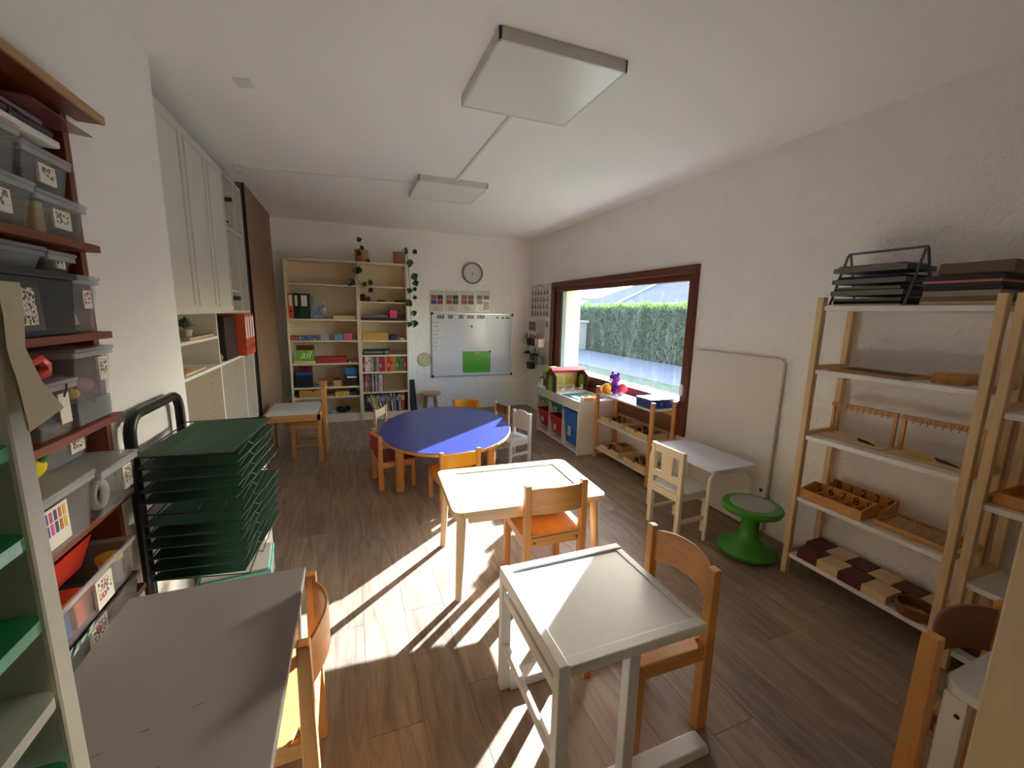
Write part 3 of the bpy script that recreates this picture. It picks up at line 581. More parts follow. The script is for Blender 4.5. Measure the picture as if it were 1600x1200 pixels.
# ------------------------------------------------------------------ rack of green boards
rk = thing('board_rack','black wire rack on a looped frame holding green cutting boards','rack',(0,0,0))
HXx = -.728
def hoop(x, y0, y1, ztop, r, name):
    pts = [(x,y0,0.02)]; R_ = .07
    for k in range(7): a = math.pi-math.pi/2*k/6; pts.append((x,y0+R_+R_*math.cos(a),ztop-R_+R_*math.sin(a)))
    for k in range(7): a = math.pi/2-math.pi/2*k/6; pts.append((x,y1-R_+R_*math.cos(a),ztop-R_+R_*math.sin(a)))
    pts.append((x,y1,.02)); return MB().tube(pts,r,10).build(name,BLACK,rk,smooth=True)
hoop(HXx,1.775,2.235,1.045,.019,'loop_frame')
MB().tube([(HXx,1.775,.02),(-.40,1.76,.02)],.014,8).tube([(HXx,2.235,.02),(-.40,2.24,.02)],.014,8).tube([(-.40,1.76,.02),(-.40,2.24,.02)],.014,8).build('base',BLACK,rk,smooth=True)
NB = 12; SPC = .0425
GREENB = paint('green_board',(40,82,60),.55,.15,6)
bm_ = MB().box(-.135,-.25,0,.165,.25,.003).mesh('board'); bm_.materials.append(GREENB)
scr = MB()
for k in range(14):
    a=random.uniform(0,3.14); cx,cy=random.uniform(-.08,.08),random.uniform(-.15,.15); l=random.uniform(.04,.1); d1=Vector((math.cos(a)*l*.6,math.sin(a)*l,0)); n1=Vector((-math.sin(a),math.cos(a),0))*.0006
    p=Vector((cx,cy,.0034)); scr.add([p-d1-n1,p+d1-n1,p+d1+n1,p-d1+n1],[(0,1,2,3)])
for k in range(5): scr.box(-.165+.055*(k+1),-.26,.003,-.1645+.055*(k+1),.24,.0033)
scm = scr.mesh('scratches'); scm.materials.append(paint('scratch',(96,132,106),.6))
for i in range(NB):
    z = .915-SPC*i
    ws = MB(); xa,xb,ya,yb = -.708,-.392,1.742,2.24
    ws.tube([(xa,ya,z-.004),(xb,ya-.06,z-.004),(xb,yb,z-.004),(xa,yb,z-.004)],.0028,6,True)
    for k in range(3): ws.tube([(xa+.08*(k+1),ya,z-.004),(xa+.08*(k+1),yb,z-.004)],.002,6)
    ws.tube([(xb,ya+.1,z-.004),(xb+.012,ya+.12,z-.004-SPC*.45),(xb+.012,yb-.08,z-.004-SPC*.45),(xb,yb-.06,z-.004)],.0022,6)
    ws.build('wire_shelf',BLACK,rk)
    if i in (5,): continue
    b_ = bpy.data.objects.new('cutting_board',bm_); COL.objects.link(b_)
    b_.location=(-.553+random.uniform(.002,.014)*(i>0),1.965-(.004 if i==0 else random.uniform(.0,.012)),z); b_.rotation_euler=(0,0,-.10+random.uniform(-.02,.02)*(i>0))
    tag(b_,'dark green cutting board lying uppermost on the black rack, scratched' if i==0 else 'dark green cutting board on the black rack, %s from the uppermost one down' % ['','second','third','fourth','fifth','sixth','sixth','seventh','eighth','ninth','tenth','eleventh'][i],'cutting board','green cutting boards')
    if i==0:
        s_=bpy.data.objects.new('scratches',scm); COL.objects.link(s_); s_.parent=b_

# ------------------------------------------------------------------ white tray frame beside the camera
tf = thing('tray_storage_frame','white storage frame with green slide-in trays and a cream cloth over its side','storage unit',(0,0,0))
SXF = -.311
FRW = paint('frame_white',(214,214,200),.4,.02)
MB().box(-.70,.536,0,SXF,.566,1.448).build('side_panel',FRW,tf,.004)
MB().box(-.70,-.42,0,SXF,-.39,1.448).build('side_panel',FRW,tf,.004)
MB().box(-.70,-.39,.02,SXF-.01,.536,.05).build('bottom_panel',FRW,tf,.004)
MB().box(-.712,-.39,.05,-.70,.536,1.42).build('back_panel',FRW,tf)
TG = flat((36,140,84),.35); TGR = flat((40,150,92),.3); TW = clear_plastic('white_tray',(220,222,216),.8,.35)
trays = [(1.297,TG,'upper'),(1.206,TG,'second'),(1.116,TG,'third'),(1.026,TW,'translucent white'),(.937,TG,'lowest')]
for z,m,lab in trays:
    d = lab
    t = thing('storage_tray',('translucent white slide-in tray in the white frame' if m is TW else {'upper':'green slide-in tray highest in the white frame','second':'green slide-in tray second in the white frame','third':'green slide-in tray directly above the translucent white one','lowest':'green slide-in tray directly below the translucent white one'}[lab]),'tray',(-.52,.07,z))
    X1 = SXF+.008+.52; ring = rrect(.36,.918,.018,5,X1-.18,0)
    inner = rrect(.30,.80,.03,5,X1-.18,0); nn=len(ring)
    mb=MB(); vs=[(u,v,0) for u,v in ring]+[(u,v,0) for u,v in inner]+[(u,v,-.013) for u,v in ring]+[(u*.96,v*.96,-.055) for u,v in inner]
    fs=[]
    for k in range(nn):
        j=(k+1)%nn; fs+= [(k,j,nn+j,nn+k),(k,2*nn+k,2*nn+j,j),(nn+k,nn+j,3*nn+j,3*nn+k),(2*nn+k,nn+k,nn+j,2*nn+j)]
    fs.append(tuple(3*nn+k for k in range(nn))); mb.add(vs,fs); mb.build('tray',m if m is TW else TGR,t)
cl = MB(); rows=[(SXF+.001,.548,.580,1.449),(SXF+.004,.545,.573,1.42),(SXF+.002,.545,.570,1.385),(SXF+.008,.541,.574,1.35),(SXF+.014,.534,.590,1.318)]
vs=[]
for x,ya,yb,z in rows: vs += [(x,ya,z-(.012 if z<1.32 else 0)),(x,yb,z)]
vs2=[(x+.002,y,z) for x,y,z in vs]; n=len(vs)
fs=[(2*k,2*k+1,2*k+3,2*k+2) for k in range(4)]+[(n+2*k,n+2*k+2,n+2*k+3,n+2*k+1) for k in range(4)]
cl.add(vs+vs2,fs); cl.box(-.40,.545,1.448,SXF+.003,.580,1.450); o=cl.build('hanging_paper',flat((222,212,186),.8)); tag(o,'curled cream paper strip hanging over the front edge of the white frame','paper')

# ================================================================== chairs and tables
def chair(label, loc, face, w=.34, d=.30, sz=.33, top=.60, bh=.15, woodm=None, seatm=None, backm=None, style='school', group=None, cat='chair', post=.034, inset=0):
    """origin on the floor under the seat, local +y is the way the sitter faces"""
    t = thing('child_chair', label, cat, loc, math.atan2(-face[0], face[1]), group)
    wm = woodm or BEECH; sm = seatm or BEECH_Y; bk = backm or BEECH_X; p = post; wx = BEECH_X if wm is BEECH else wm; wy = BEECH_Y if wm is BEECH else wm
    for s in (-1,1):
        x = s*(w/2-p/2)
        if style=='school':
            MB().hexa([(x-p/2,-d/2-.012,0),(x+p/2,-d/2-.012,0),(x+p/2,-d/2+p,0),(x-p/2,-d/2+p,0)],[(x-p/2,-d/2-.006,top),(x+p/2,-d/2-.006,top),(x+p/2,-d/2+p*.75,top),(x-p/2,-d/2+p*.75,top)]).build('leg',wm,t,.004)
            MB().box(x-s*inset-p/2,d/2-p,0,x-s*inset+p/2,d/2,sz-.004).build('leg',wm,t,.004)
        else:
            MB().box(x-p/2,-d/2,0,x+p/2,-d/2+p*.9,top).build('leg',wm,t,.003); MB().box(x-p/2,d/2-p,0,x+p/2,d/2,sz-.004).build('leg',wm,t,.003)
        MB().box(x-s*inset-p*.35,-d/2+p*.8,sz-.05,x-s*inset+p*.35,d/2-p*.5,sz-.004).build('side_rail',wy,t,.002)
        if style!='school': MB().box(x-p*.3,-d/2+p*.8,.09,x+p*.3,d/2-p*.5,.115).build('stretcher',wy,t,.002)
    rr = MB().box(-w/2+p*.6,-d/2-.004,sz-.055,w/2-p*.6,-d/2+.018,sz-.006).build('rear_rail',wx,t,.002)
    if style=='school':
        for s in (-1,1): MB().cyl((s*(w/2-p*1.6),-d/2-.005,sz-.032),(s*(w/2-p*1.6),-d/2-.004,sz-.032),.006,n=10).build('bolt',BLACK,rr)
    MB().box(-w/2+p*.6+inset,d/2-.03,sz-.05,w/2-p*.6-inset,d/2-.012,sz-.006).build('front_rail',wx,t,.002)
    sw=w/2+.002-inset
    c=p*1.15
    poly=[(-sw+c,-d/2+.0),(sw-c,-d/2+.0),(sw-c,-d/2+c),(sw,-d/2+c*1.5),(sw,d/2-.02),(sw-.03,d/2+.015),(-sw+.03,d/2+.015),(-sw,d/2-.02),(-sw,-d/2+c*1.5),(-sw+c,-d/2+c)]
    MB().prism(poly,'z',sz-.004,sz+.010).build('seat',sm,t,.004)
    if style=='school':
        nxx=14; mb=MB(); vs=[]; th=.009
        for k in range(nxx+1):
            u=-1+2*k/nxx; y=-d/2+p*.35-.052*(1-u*u); x=u*(w/2-p*.55); zt=top-.004-.022*abs(u)**3; zb=top-bh+.018*(1-u*u)
            vs+=[(x,y-th/2,zb),(x,y-th/2,zt),(x,y+th/2,zt),(x,y+th/2,zb)]
        fs=[]
        for k in range(nxx):
            a=4*k
            for j in range(4): fs.append((a+j,a+(j+1)%4,a+4+(j+1)%4,a+4+j))
        fs+=[(3,2,1,0),(4*nxx,4*nxx+1,4*nxx+2,4*nxx+3)]
        mb.add(vs,fs); mb.build('backrest',bk,t,.002,smooth=True)
    elif style=='plain':
        MB().box(-w/2+p*.9,-d/2+p*.2,top-bh,w/2-p*.9,-d/2+p*.65,top-.012).build('backrest',bk,t,.004)
    elif style=='slat':       # upright slats and a solid top rail
        MB().box(-w/2+p*.9,-d/2+p*.1,top-.055,w/2-p*.9,-d/2+p*.75,top-.002).build('top_rail',wm,t,.003)
        MB().box(-w/2+p*.9,-d/2+p*.1,sz+.05,w/2-p*.9,-d/2+p*.75,sz+.095).build('lower_rail',wm,t,.003)
        MB().box(-w*.17,-d/2+p*.2,sz+.09,w*.17,-d/2+p*.7,top-.05).build('slat',wm,t,.002)
    elif style=='arch':       # arched crest board with opening below
        pts=[(-w/2+p*.9,sz+.06)]+[(w/2-p*.9,sz+.06),(w/2-p*.9,top-.03)]+[((w/2-p*1.2)*math.cos(a),top-.03+.045*math.sin(a)) for a in [math.pi*k/10 for k in range(1,10)]]+[(-w/2+p*.9,top-.03)]
        MB().prism(pts,'y',-d/2+p*.15,-d/2+p*.65).build('backrest',bk,t,.003)
    return t
# chair at the middle light-wood table
chair('beech chair with curved back pushed up to the birch table with white inset panels',(.937,1.908,0),(0.02,1),.345,.315,.325,.598,.155)
chair('beech chair with curved back pulled up to the small white sled-base desk',(.955,1.088,0),(-1,.02),.345,.305,.325,.608,.155)
chair('beech chair with curved back tucked under the long grey table',(-.281,1.19,0),(-1,-.02),.335,.29,.33,.605,.15)
chair('beech chair with brown curved back standing behind the white stool table',(1.613,.385,0),(0,-1),.415,.28,.325,.60,.165,post=.04,inset=.062,backm=paint('brown_ply',(138,96,66),.5,.08))
YEL=paint('yellow_lacquer',(224,158,30),.4,.04); REDL=paint('red_lacquer',(150,28,36),.4,.05)
chair('small yellow-seated beech chair between the blue table and the birch table',(.69,2.965,0),(-.13,1),.315,.29,.235,.442,.125,seatm=YEL,backm=YEL,post=.03)
chair('small yellow-backed chair on the far side of the blue table by the wall',(1.15,4.335,0),(-.25,-1),.29,.26,.235,.462,.13,seatm=YEL,backm=YEL,post=.028)
chair('small red-seated beech chair at the blue table',(.295,3.475,0),(1,.13),.31,.28,.235,.445,.14,seatm=REDL,backm=REDL,post=.03)
chair('small plain pine chair with a straight back board near the narrow bookcase',(.345,4.19,0),(.87,-.5),.25,.25,.24,.475,.085,woodm=PINE,seatm=PINE_Y,backm=PINE_X,style='plain',post=.026)
chair('small brown-backed pine chair beside the white chair at the blue table',(1.378,4.055,0),(-1,-.22),.28,.22,.24,.475,.10,woodm=PINE,seatm=PINE_Y,backm=flat((142,98,70)),style='plain',post=.026)
chair('small white chair with an arched back at the blue table',(1.425,3.64,0),(-1,-.3),.27,.26,.24,.48,.2,woodm=WHITE,seatm=WHITEG,backm=WHITEG,style='arch',post=.03)
chair('cream-white slat-back chair at the small white metal-legged table',(2.045,2.09,0),(1,.04),.285,.27,.30,.578,.2,woodm=paint('ivory',(226,214,190),.5,.02),seatm=WHITEG,style='slat',post=.034)
chair('plain beech chair beside the small white-topped wooden table',(-.415,4.51,0),(-1,0),.30,.32,.33,.668,.10,woodm=BEECH,style='plain',post=.036)
# oval blue table
bt=thing('oval_table','oval blue-topped table with a wooden rim and round legs','table',(.775,3.62,0),-.22)
BLUE=paint('blue_laminate',(46,56,122),.32,.03)
N=48; ra,rb=.575,.775
MB().prism([(ra*math.cos(2*math.pi*k/N),rb*math.sin(2*math.pi*k/N)) for k in range(N)],'z',.384,.408).build('rim',BEECH,bt,.003)
MB().prism([((ra-.004)*math.cos(2*math.pi*k/N),(rb-.004)*math.sin(2*math.pi*k/N)) for k in range(N)],'z',.408,.411).build('top',BLUE,bt,.0015)
for sx in (-1,1):
    for sy in (-.44,.36): MB().cyl((sx*.365,sy,0),(sx*.365,sy,.384),.034,n=20).build('leg',BEECH,bt,.003,smooth=True)
MB().box(-.35,-.455,.335,.35,-.425,.384).box(-.35,.345,.335,.35,.375,.384).box(-.38,-.42,.335,-.35,.35,.384).box(.35,-.42,.335,.38,.35,.384).build('apron',BEECH_X,bt,.002)
# birch table with inset panels
ft=thing('inset_panel_table','light birch children table with two white inset panels','table',(.85,2.085,0),-.0547)
hole=rrect(.83,.58,.045,6); inn=rrect(.62,.42,.004,2)
mb=MB(); z0,z1=.448,.48
mb.box(-.415+.045,-.29,z0,.415-.045,-.21,z1); mb.box(-.415+.045,.21,z0,.415-.045,.29,z1)
def side(s):
    pts=[(s*.31,-.21),(s*.37,-.21),(s*.37,-.29)]+[(s*(.37+.045*math.sin(a)),-.245-.045*math.cos(a)) for a in [math.pi/2*k/6 for k in range(1,7)]]+[(s*(.37+.045*math.cos(a)),.245+.045*math.sin(a)) for a in [math.pi/2*k/6 for k in range(0,7)]]+[(s*.37,.21),(s*.31,.21)]
    return pts
mb.prism(side(1),'z',z0,z1); mb.prism(side(-1),'z',z0,z1); mb.build('top_frame',BIRCH_X,ft,.004)
for s,a,b in ((0,-.3055,-.002),(1,.002,.3055)):
    sg=-1 if s==0 else 1
    MB().prism([(sg*.002,-.2055),(sg*.3055,-.2055),(sg*.3055,.2055),(sg*.002,.2055)]+[(sg*(.002+.012*math.sin(q)),-.175+.012*math.cos(q)) for q in [math.pi*k/8 for k in range(9)]],'z',.470,.4745).build('inset_panel',paint('white_board_panel',(236,238,240),.35,.01),ft,.001)
MB().box(-.31,-.21,.45,.31,.21,.462).build('tray_bottom',BIRCH_X,ft)
for sx in (-1,1):
    for sy in (-1,1): MB().cyl((sx*.385,sy*.258,0),(sx*.365,sy*.238,.45),.017,.024,n=16).build('leg',BIRCH,ft,.003,smooth=True)
MB().box(-.33,-.25,.40,.33,-.225,.447).box(-.33,.225,.40,.33,.25,.447).box(-.375,-.21,.40,-.35,.21,.447).box(.35,-.21,.40,.375,.21,.447).build('apron',BIRCH_X,ft,.002)
for sx in (-1,1): MB().cyl((sx*.385,-.20,.425),(sx*.42,-.20,.425),.008).build('dowel',BIRCH_X,ft,smooth=True)
# white sled-base desk
dk=thing('sled_desk','small white wooden desk on sled feet with a round foot bar','desk',(.735,1.088,0))
DW=paint('desk_white',(220,218,214),.4,.03,20)
x0,x1,y0,y1=-.255,.257,-.24,.24
MB().box(x0+.03,y0+.035,.474,x1-.03,y1-.035,.492).build('top_panel',DW,dk,.001)
for nm,q in (('top_rim',(x0,y0,.455,x0+.032,y1,.502)),('top_rim',(x0+.032,y1-.036,.462,x1,y1,.499)),('top_rim',(x0+.032,y0,.462,x1,y0+.036,.496)),('top_rim',(x1-.03,y0+.036,.462,x1,y1-.036,.495))): MB().box(*q).build(nm,DW,dk,.003)
for yy in (y0,y1-.036):
    MB().box(x0,yy,0,x0+.036,yy+.036,.456).build('post',DW,dk,.003)
    MB().box(x0+.23,yy,.035,x0+.268,yy+.036,.463).build('post',DW,dk,.003)
    ft_=MB(); ft_.prism([(x0+.036,0),(x1+.055,0),(x1+.062,.008),(x1+.05,.038),(x1+.035,.04),(x0+.036,.04)],'y',yy-.012,yy+.046); ft_.build('sled_foot',DW,dk,.004)
MB().box(x0+.004,y0+.036,.39,x0+.026,y1-.036,.43).build('side_rail',DW,dk,.003)
MB().cyl((x0+.018,y0+.03,.165),(x0+.018,y1-.03,.185),.0135,n=16).build('foot_bar',DW,dk,smooth=True)
# long grey table
gt=thing('long_table','long grey laminate table beside the niche shelf','table',(-.42,.83,0))
MB().box(-.242,-.24,.526,.242,.65,.55).build('top',GREYTOP,gt,.004)
for sx in (-1,1):
    for yy in (-.19,.6): MB().cyl((sx*.205,yy,0),(sx*.205,yy,.526),.02,n=14).build('leg',GREYM,gt,smooth=True)
mk=MB()
for (u,v,l,a) in ((-.09,.10,.012,.4),(-.11,.0,.015,.3),(-.02,.13,.01,.2),(.03,.03,.012,.5),(.06,.16,.016,.25),(-.04,.0,.008,.1)):
    c,s=math.cos(a)*l,math.sin(a)*l; mk.add([(u-c,v-s,.5503),(u+c,v+s-.0015,.5503),(u+c,v+s+.0015,.5503),(u-c*.4,v-s+.003,.5503)],[(0,1,2,3)])
mk.build('scratch_marks',flat((96,92,92)),gt)['kind']='stuff'
# small wooden table with white top by the panel
lt=thing('small_wooden_table','small wooden table with a white inset top beside the board panel','table',(-.53,4.46,0))
MB().box(-.235,-.30,.405,.235,-.277,.465).box(-.235,.277,.405,.235,.30,.465).box(-.24,-.30,.405,-.217,.30,.465).box(.217,-.30,.405,.24,.30,.465).build('apron',BEECH_X,lt,.003)
MB().box(-.217,-.277,.455,.217,.277,.468).build('top',WHITEG,lt,.001)
for sx in (-1,1):
    for sy in (-1,1): MB().box(sx*.24,sy*.30,0,sx*.205,sy*.265,.47).build('leg',BEECH,lt,.003)
# white metal-legged table by the leaning board
wt=thing('metal_leg_table','white table with bent tubular metal legs in front of the leaning board','table',(2.268,2.155,0))
MB().prism(rrect(.385,.60,.03,4),'z',.462,.478).build('top',paint('white_top',(224,226,234),.3,.01),wt,.002)
for sy in (-1,1):
    y=sy*.275; R_=.06; pts=[(-.185,y,0)]
    for k in range(7): a=math.pi-math.pi/2*k/6; pts.append((-.185+R_+R_*math.cos(a),y,.45-R_+R_*math.sin(a)))
    for k in range(7): a=math.pi/2-math.pi/2*k/6; pts.append((.18-R_+R_*math.cos(a),y,.45-R_+R_*math.sin(a)))
    pts.append((.18,y,0)); MB().tube(pts,.0125,10).build('leg_frame',paint('ivory_tube',(226,220,206),.35,.02),wt,smooth=True)
    MB().tube([(.06,y,.45),(.14,y,.42),(.18,y,.36)],.009,8).build('brace',WHITE,wt,smooth=True)
MB().cb(-.17,.0,.452,.02,.04,.02).build('clip',WHITE,wt,.003)
# leaning white board
lb=thing('leaning_board','large white board with rounded corners leaning upright against the rough wall','board',(2.512,2.175,.002))
bd=MB().prism([(u,v+.59) for u,v in rrect(.735,1.165,.035,5)],'x',-.011,.011).build('panel',paint('board_white',(220,214,206),.35,.02),lb,.003); bd.rotation_euler=(0,math.radians(.8),0)
MB().cyl((-.0115,-.335,.30),(-.013,-.335,.30),.012,n=14).build('hole',BLACKP,lb)  # solid black disc on the panel face, no opening cut
# green wobble stool
gs=thing('wobble_stool','green plastic wobble stool with a grey seat pad','stool',(2.205,1.665,0))
GP=paint('green_plastic',(56,138,32),.35,.04)
MB().lathe([(.0,.0),(.10,.004),(.158,.03),(.165,.05),(.155,.066),(.10,.085),(.058,.13),(.05,.18),(.05,.26),(.06,.285),(.0,.287)],32).build('base',GP,gs,smooth=True)
MB().lathe([(.0,.282),(.12,.284),(.160,.294),(.167,.312),(.160,.328),(.14,.333),(.0,.333)],32).build('seat',GP,gs,smooth=True)
MB().lathe([(.0,.333),(.122,.333),(.119,.3365),(.0,.3375)],32).build('seat_pad',paint('grey_rubber',(158,156,150),.7,.04),gs,smooth=True)
# white stool table and wooden cabinet at the right edge
st=thing('white_side_table','small white table with a rounded corner beside the plywood cabinet','table',(1.622,.285,0))
MB().prism(rrect(.40,.40,.05,6),'z',.472,.50).build('top',WHITEG,st,.004)
for sx in (-1,1):
    for sy in (-1,1): MB().box(sx*.176-.02,sy*.165-.024,0,sx*.176+.02,sy*.165+.024,.472).build('leg',WHITEG,st,.004)
MB().cyl((-.1955,.155,.42),(-.1972,.155,.42),.006,n=10).build('screw',BLACKP,st)
pc=thing('plywood_cabinet','plain plywood cabinet side standing beside the white side table','cabinet',(1.19,-.155,0))
PLY=wood('plywood',(236,206,166),.9,'z',.6,9)
MB().box(-.165,-.45,0,-.147,.45,1.36).build('side_panel',PLY,pc,.003); MB().box(.147,-.45,0,.165,.45,1.36).build('side_panel',PLY,pc,.003)
for z in (.02,.45,.88,1.32): MB().box(-.147,-.45,z,.147,.45,z+.018).build('shelf',PLY,pc,.002)
MB().box(-.147,.436,.038,.147,.449,1.32).build('back_panel',PLY,pc)

# ================================================================== back wall
def at(px, py, axis, val):
    """point on the plane axis=val that a photo pixel looks at"""
    d = _r2*((px-800)/F_PX) - _u2*((py-600)/F_PX) + _f; i = 'xyz'.index(axis); o = Vector((0,0,CAMH)); return o + d*((val-o[i])/d[i])
BKM = paint('bookcase_cream',(228,214,182),.5,.03)
YF = 5.641
def bookcase(x0,x1,zs,label):
    t=thing('bookcase',label,'bookcase',((x0+x1)/2,5.79,0)); w=(x1-x0)/2; f=YF-5.79; b=.145
    MB().box(-w,f,0,-w+.02,b,2.013).build('side_panel',BKM,t,.001); MB().box(w-.02,f,0,w,b,2.013).build('side_panel',BKM,t,.001)
    MB().box(-w+.02,f+.001,1.99,w-.02,b,2.012).build('top_panel',BKM,t,.001); MB().box(-w+.02,b-.008,.02,w-.02,b,1.99).build('back_panel',BKM,t)
    MB().box(-w+.02,f+.012,0,w-.02,f+.028,zs[-1]-.02).build('plinth',BKM,t)
    for z in zs: MB().box(-w+.02,f+.006,z-.02,w-.02,b-.008,z).build('shelf',BKM,t,.001)
ZL=[1.722,1.305,1.045,.761,.46,.335,.105]; ZR=[1.723,1.532,1.294,1.041,.853,.633,.37,.094]
bookcase(-.70,.106,ZL,'wide cream bookcase with few items on its shelves')
bookcase(.108,.71,ZR,'narrow cream bookcase with rows of books on its lower shelves')
def item(name,label,cat,px0,px1,row,z,h,mat,d=.14,yf=5.68,bev=.004,group=None):
    a=at(px0,row,'y',yf).x; b=at(px1,row,'y',yf).x
    o=MB().box(-(b-a)/2,-d/2,0,(b-a)/2,d/2,h).build(name,mat,bevel=bev); o.location=((a+b)/2,yf+d/2,z+.0005); return tag(o,label,cat,group)
def notched(t,w,h,th,r,mat):
    """open drawer box, 18 cm deep, with a half-round notch cut in its front"""
    MB().box(-w,-.09+th,0,w,.09,th).box(-w,-.09+th,th,-w+th,.09,h).box(w-th,-.09+th,th,w,.09,h).box(-w+th,.09-th,th,w-th,.09,h).build('body',mat,t,.001)
    MB().prism([(-w,0),(w,0),(w,h)]+[(r*math.cos(a),h-r*math.sin(a)) for a in [math.pi*k/10 for k in range(11)]]+[(-w,h)],'y',-.09,-.09+th).build('front',mat,t)
# wide bookcase
z=ZL[1]
def ybinder(px0,px1,row,z,h,rgb,label,lab=(232,228,220)):
    a=at(px0,row,'y',5.68).x; b=at(px1,row,'y',5.68).x; t=thing('lever_file',label,'binder',((a+b)/2,5.68,z)); w=b-a
    MB().hplate(-w/2,0,w/2,h,0,h*.3,.013,lambda u,v,d_:(u,d_,v),0,.004).box(-w/2,.004,0,-w/2+.003,.2,h).box(w/2-.003,.004,0,w/2,.2,h).box(-w/2+.003,.06,.004,w/2-.003,.195,h-.004).build('cover',flat(rgb,.5),t); MB().box(-w*.28,-.0015,h*.5,w*.28,0,h*.92).build('spine_label',flat(lab,.6),t); MB().tube([(.0135*math.cos(a),-.0005,h*.3+.0135*math.sin(a)) for a in [2*math.pi*k/16 for k in range(16)]],.0018,6,True).build('finger_ring',GREYM,t,smooth=True)
ybinder(450,458.5,480,z,.30,(206,92,48),'orange lever file upright on the wide bookcase')
ybinder(459.5,467,480,z,.30,(18,34,30),'black lever file between the orange and the green ones')
ybinder(467.5,484,480,z,.30,(22,62,48),'thick dark green lever file on the wide bookcase')
item('thin_file','thin grey patterned file beside the thick green one','file',484.5,489,480,z,.27,flat((128,136,160)))
item('patterned_box','blue-grey patterned paper box on the wide bookcase','box',489.5,505,490,z,.145,dots('box_print',(120,130,156),[(180,190,210),(80,90,120),(150,160,190)],60,.5),.1)
j=at(505.5,488,'y',5.7); bt_=thing('bottle','clear plastic bottle beside the patterned paper box','bottle',(j.x,5.835,z)); MB().lathe([(.03,0),(.032,.14),(.014,.16),(.014,.185)],14).build('body',MILKY,bt_,smooth=True); MB().lathe([(.016,.183),(.016,.2),(0,.2)],12).build('cap',flat((170,180,196)),bt_,smooth=True)
item('flat_box','flat pale wooden box lying on the wide bookcase','box',520.5,556,492,z,.042,flat((216,194,146)),.2)
z=ZL[2]
item('game_box','long red and blue game box lying on the wide bookcase','box',453,463,525,z,.05,flat((196,60,56)),.16)
item('game_box','long blue game box lying beside the red one','box',463.3,494,526,z,.048,dots('blue_box_print',(70,100,160),[(40,60,120),(120,150,200),(180,190,210)],30,.35),.16)
item('glass_cube','pale translucent cube between the game box and the blue cube','cube',501,514,527,z,.07,MILKY,.08)
item('colour_cube','light blue cube on the wide bookcase','cube',522,535,525,z,.075,flat((110,160,200)),.08)
item('colour_cube','pink cube beside the light blue one','cube',537,550,525,z,.08,flat((222,92,138)),.08)
z=ZL[3]
item('wooden_tray','thin pale wooden stand under the green letter card','stand',460,493,566,z,.03,BIRCH_X,.12,5.67)
cd=thing('letter_card','green card with cursive white letters on the wide bookcase','card',(at(477.5,556,'y',5.70).x,5.70,z+.031)); w_=(at(492,556,'y',5.70).x-at(463.5,556,'y',5.70).x)/2
MB().box(-w_,0,0,w_,.012,.13).build('card',flat((122,182,40)),cd,.001); MB().box(-w_,.013,0,w_,.05,.19).build('backing_box',flat((104,30,34)),cd,.002)
lt_=MB(); text_mb('ail',.135,(-w_*.62,-.001,.03),(1,0,0),(0,0,1),lt_,.35); lt_.build('lettering',flat((236,240,226)),cd)
item('red_box','flat red box lying beside the green letter card','box',495,541,562,z,.072,flat((176,36,44)),.16)
for k,(p0,p1) in enumerate(((545,549),(552,556))): item('pebble','small pale pebbles beside the flat red box','pebble',p0,p1,565,z,.016,flat((190,180,166)),.03,5.68,.005,'pebbles by the red box')
z=ZL[4]
item('dark_red_box','dark red box standing behind the blue one','box',467,488,592,z,.24,flat((110,28,34)),.1,5.78)
o=item('blue_lid_box','dark box with a blue lid on the wide bookcase','box',463,488.5,598,z,.15,flat((24,26,44)),.09,5.68); a_=o.dimensions.x/2; MB().box(-.094,-.047,.15,.094,.047,.19).build('lid',flat((30,80,150)),o,.003)
for px0,lab,c in ((498.5,'small wooden block box with a red lid','red'),(521.5,'small wooden block box with dark pegs on top','dark')):
    a=at(px0,600,'y',5.69).x; t=thing('block_box',lab,'box',(a+.045,5.73,z)); MB().box(-.045,-.04,0,.045,.04,.075).build('body',BEECH_X,t,.002)
    if c=='red': MB().box(-.045,-.04,.075,.045,.04,.095).build('lid',flat((170,60,44)),t,.003)
    else:
        for q in range(4): MB().cyl((-.033+.022*q,0,.075),(-.033+.022*q,0,.1),.009,n=10).build('peg',flat((60,40,40)),t)
t=thing('label_box','black box with a blue top and a white label strip','box',(at(550,594,'y',5.68).x,5.73,z)); MB().box(-.085,-.05,0,.085,.05,.14).build('body',BLACKP,t,.003); MB().box(-.08,-.045,.14,.08,.045,.235).build('blue_top',flat((44,116,170)),t,.006); MB().box(-.055,-.0512,.10,.06,-.05,.125).build('label_strip',PAPER,t)
z=ZL[5]
t=thing('drawer_box','wooden drawer box with a notched front on the wide bookcase','box',(at(489,613,'y',5.67).x,5.76,z+.0)); w_=.155
notched(t,w_,.09,.008,.022,BEECH_X)
item('yellow_box','flat yellow game box with small print','box',524,545.5,614,z,.055,dots('yellow_print',(216,180,50),[(120,80,30),(190,60,40),(236,220,140)],30,.3),.15); item('navy_box','flat navy box beside the yellow game box','box',546,557,613,z,.05,flat((44,56,110)),.15)
z=ZL[6]
o=tag(MB().ball((0,0,.034),.085,.05,.035,16,8).ball((.05,.0,.055),.04,.035,.03).ball((-.04,.01,.05),.05,.03,.03).build('cloth_heap',flat((22,26,36),.9),smooth=True),'dark crumpled cloth heap on the lowest shelf of the wide bookcase','cloth'); o.location=(at(537,641,'y',5.72).x,5.74,z)
o=tag(MB().ball((0,0,.0215),.05,.04,.022,12,6).build('bag',flat((130,156,186),.6),smooth=True),'small light blue bag beside the dark cloth heap','bag'); o.location=(at(519,646,'y',5.71).x,5.72,z)
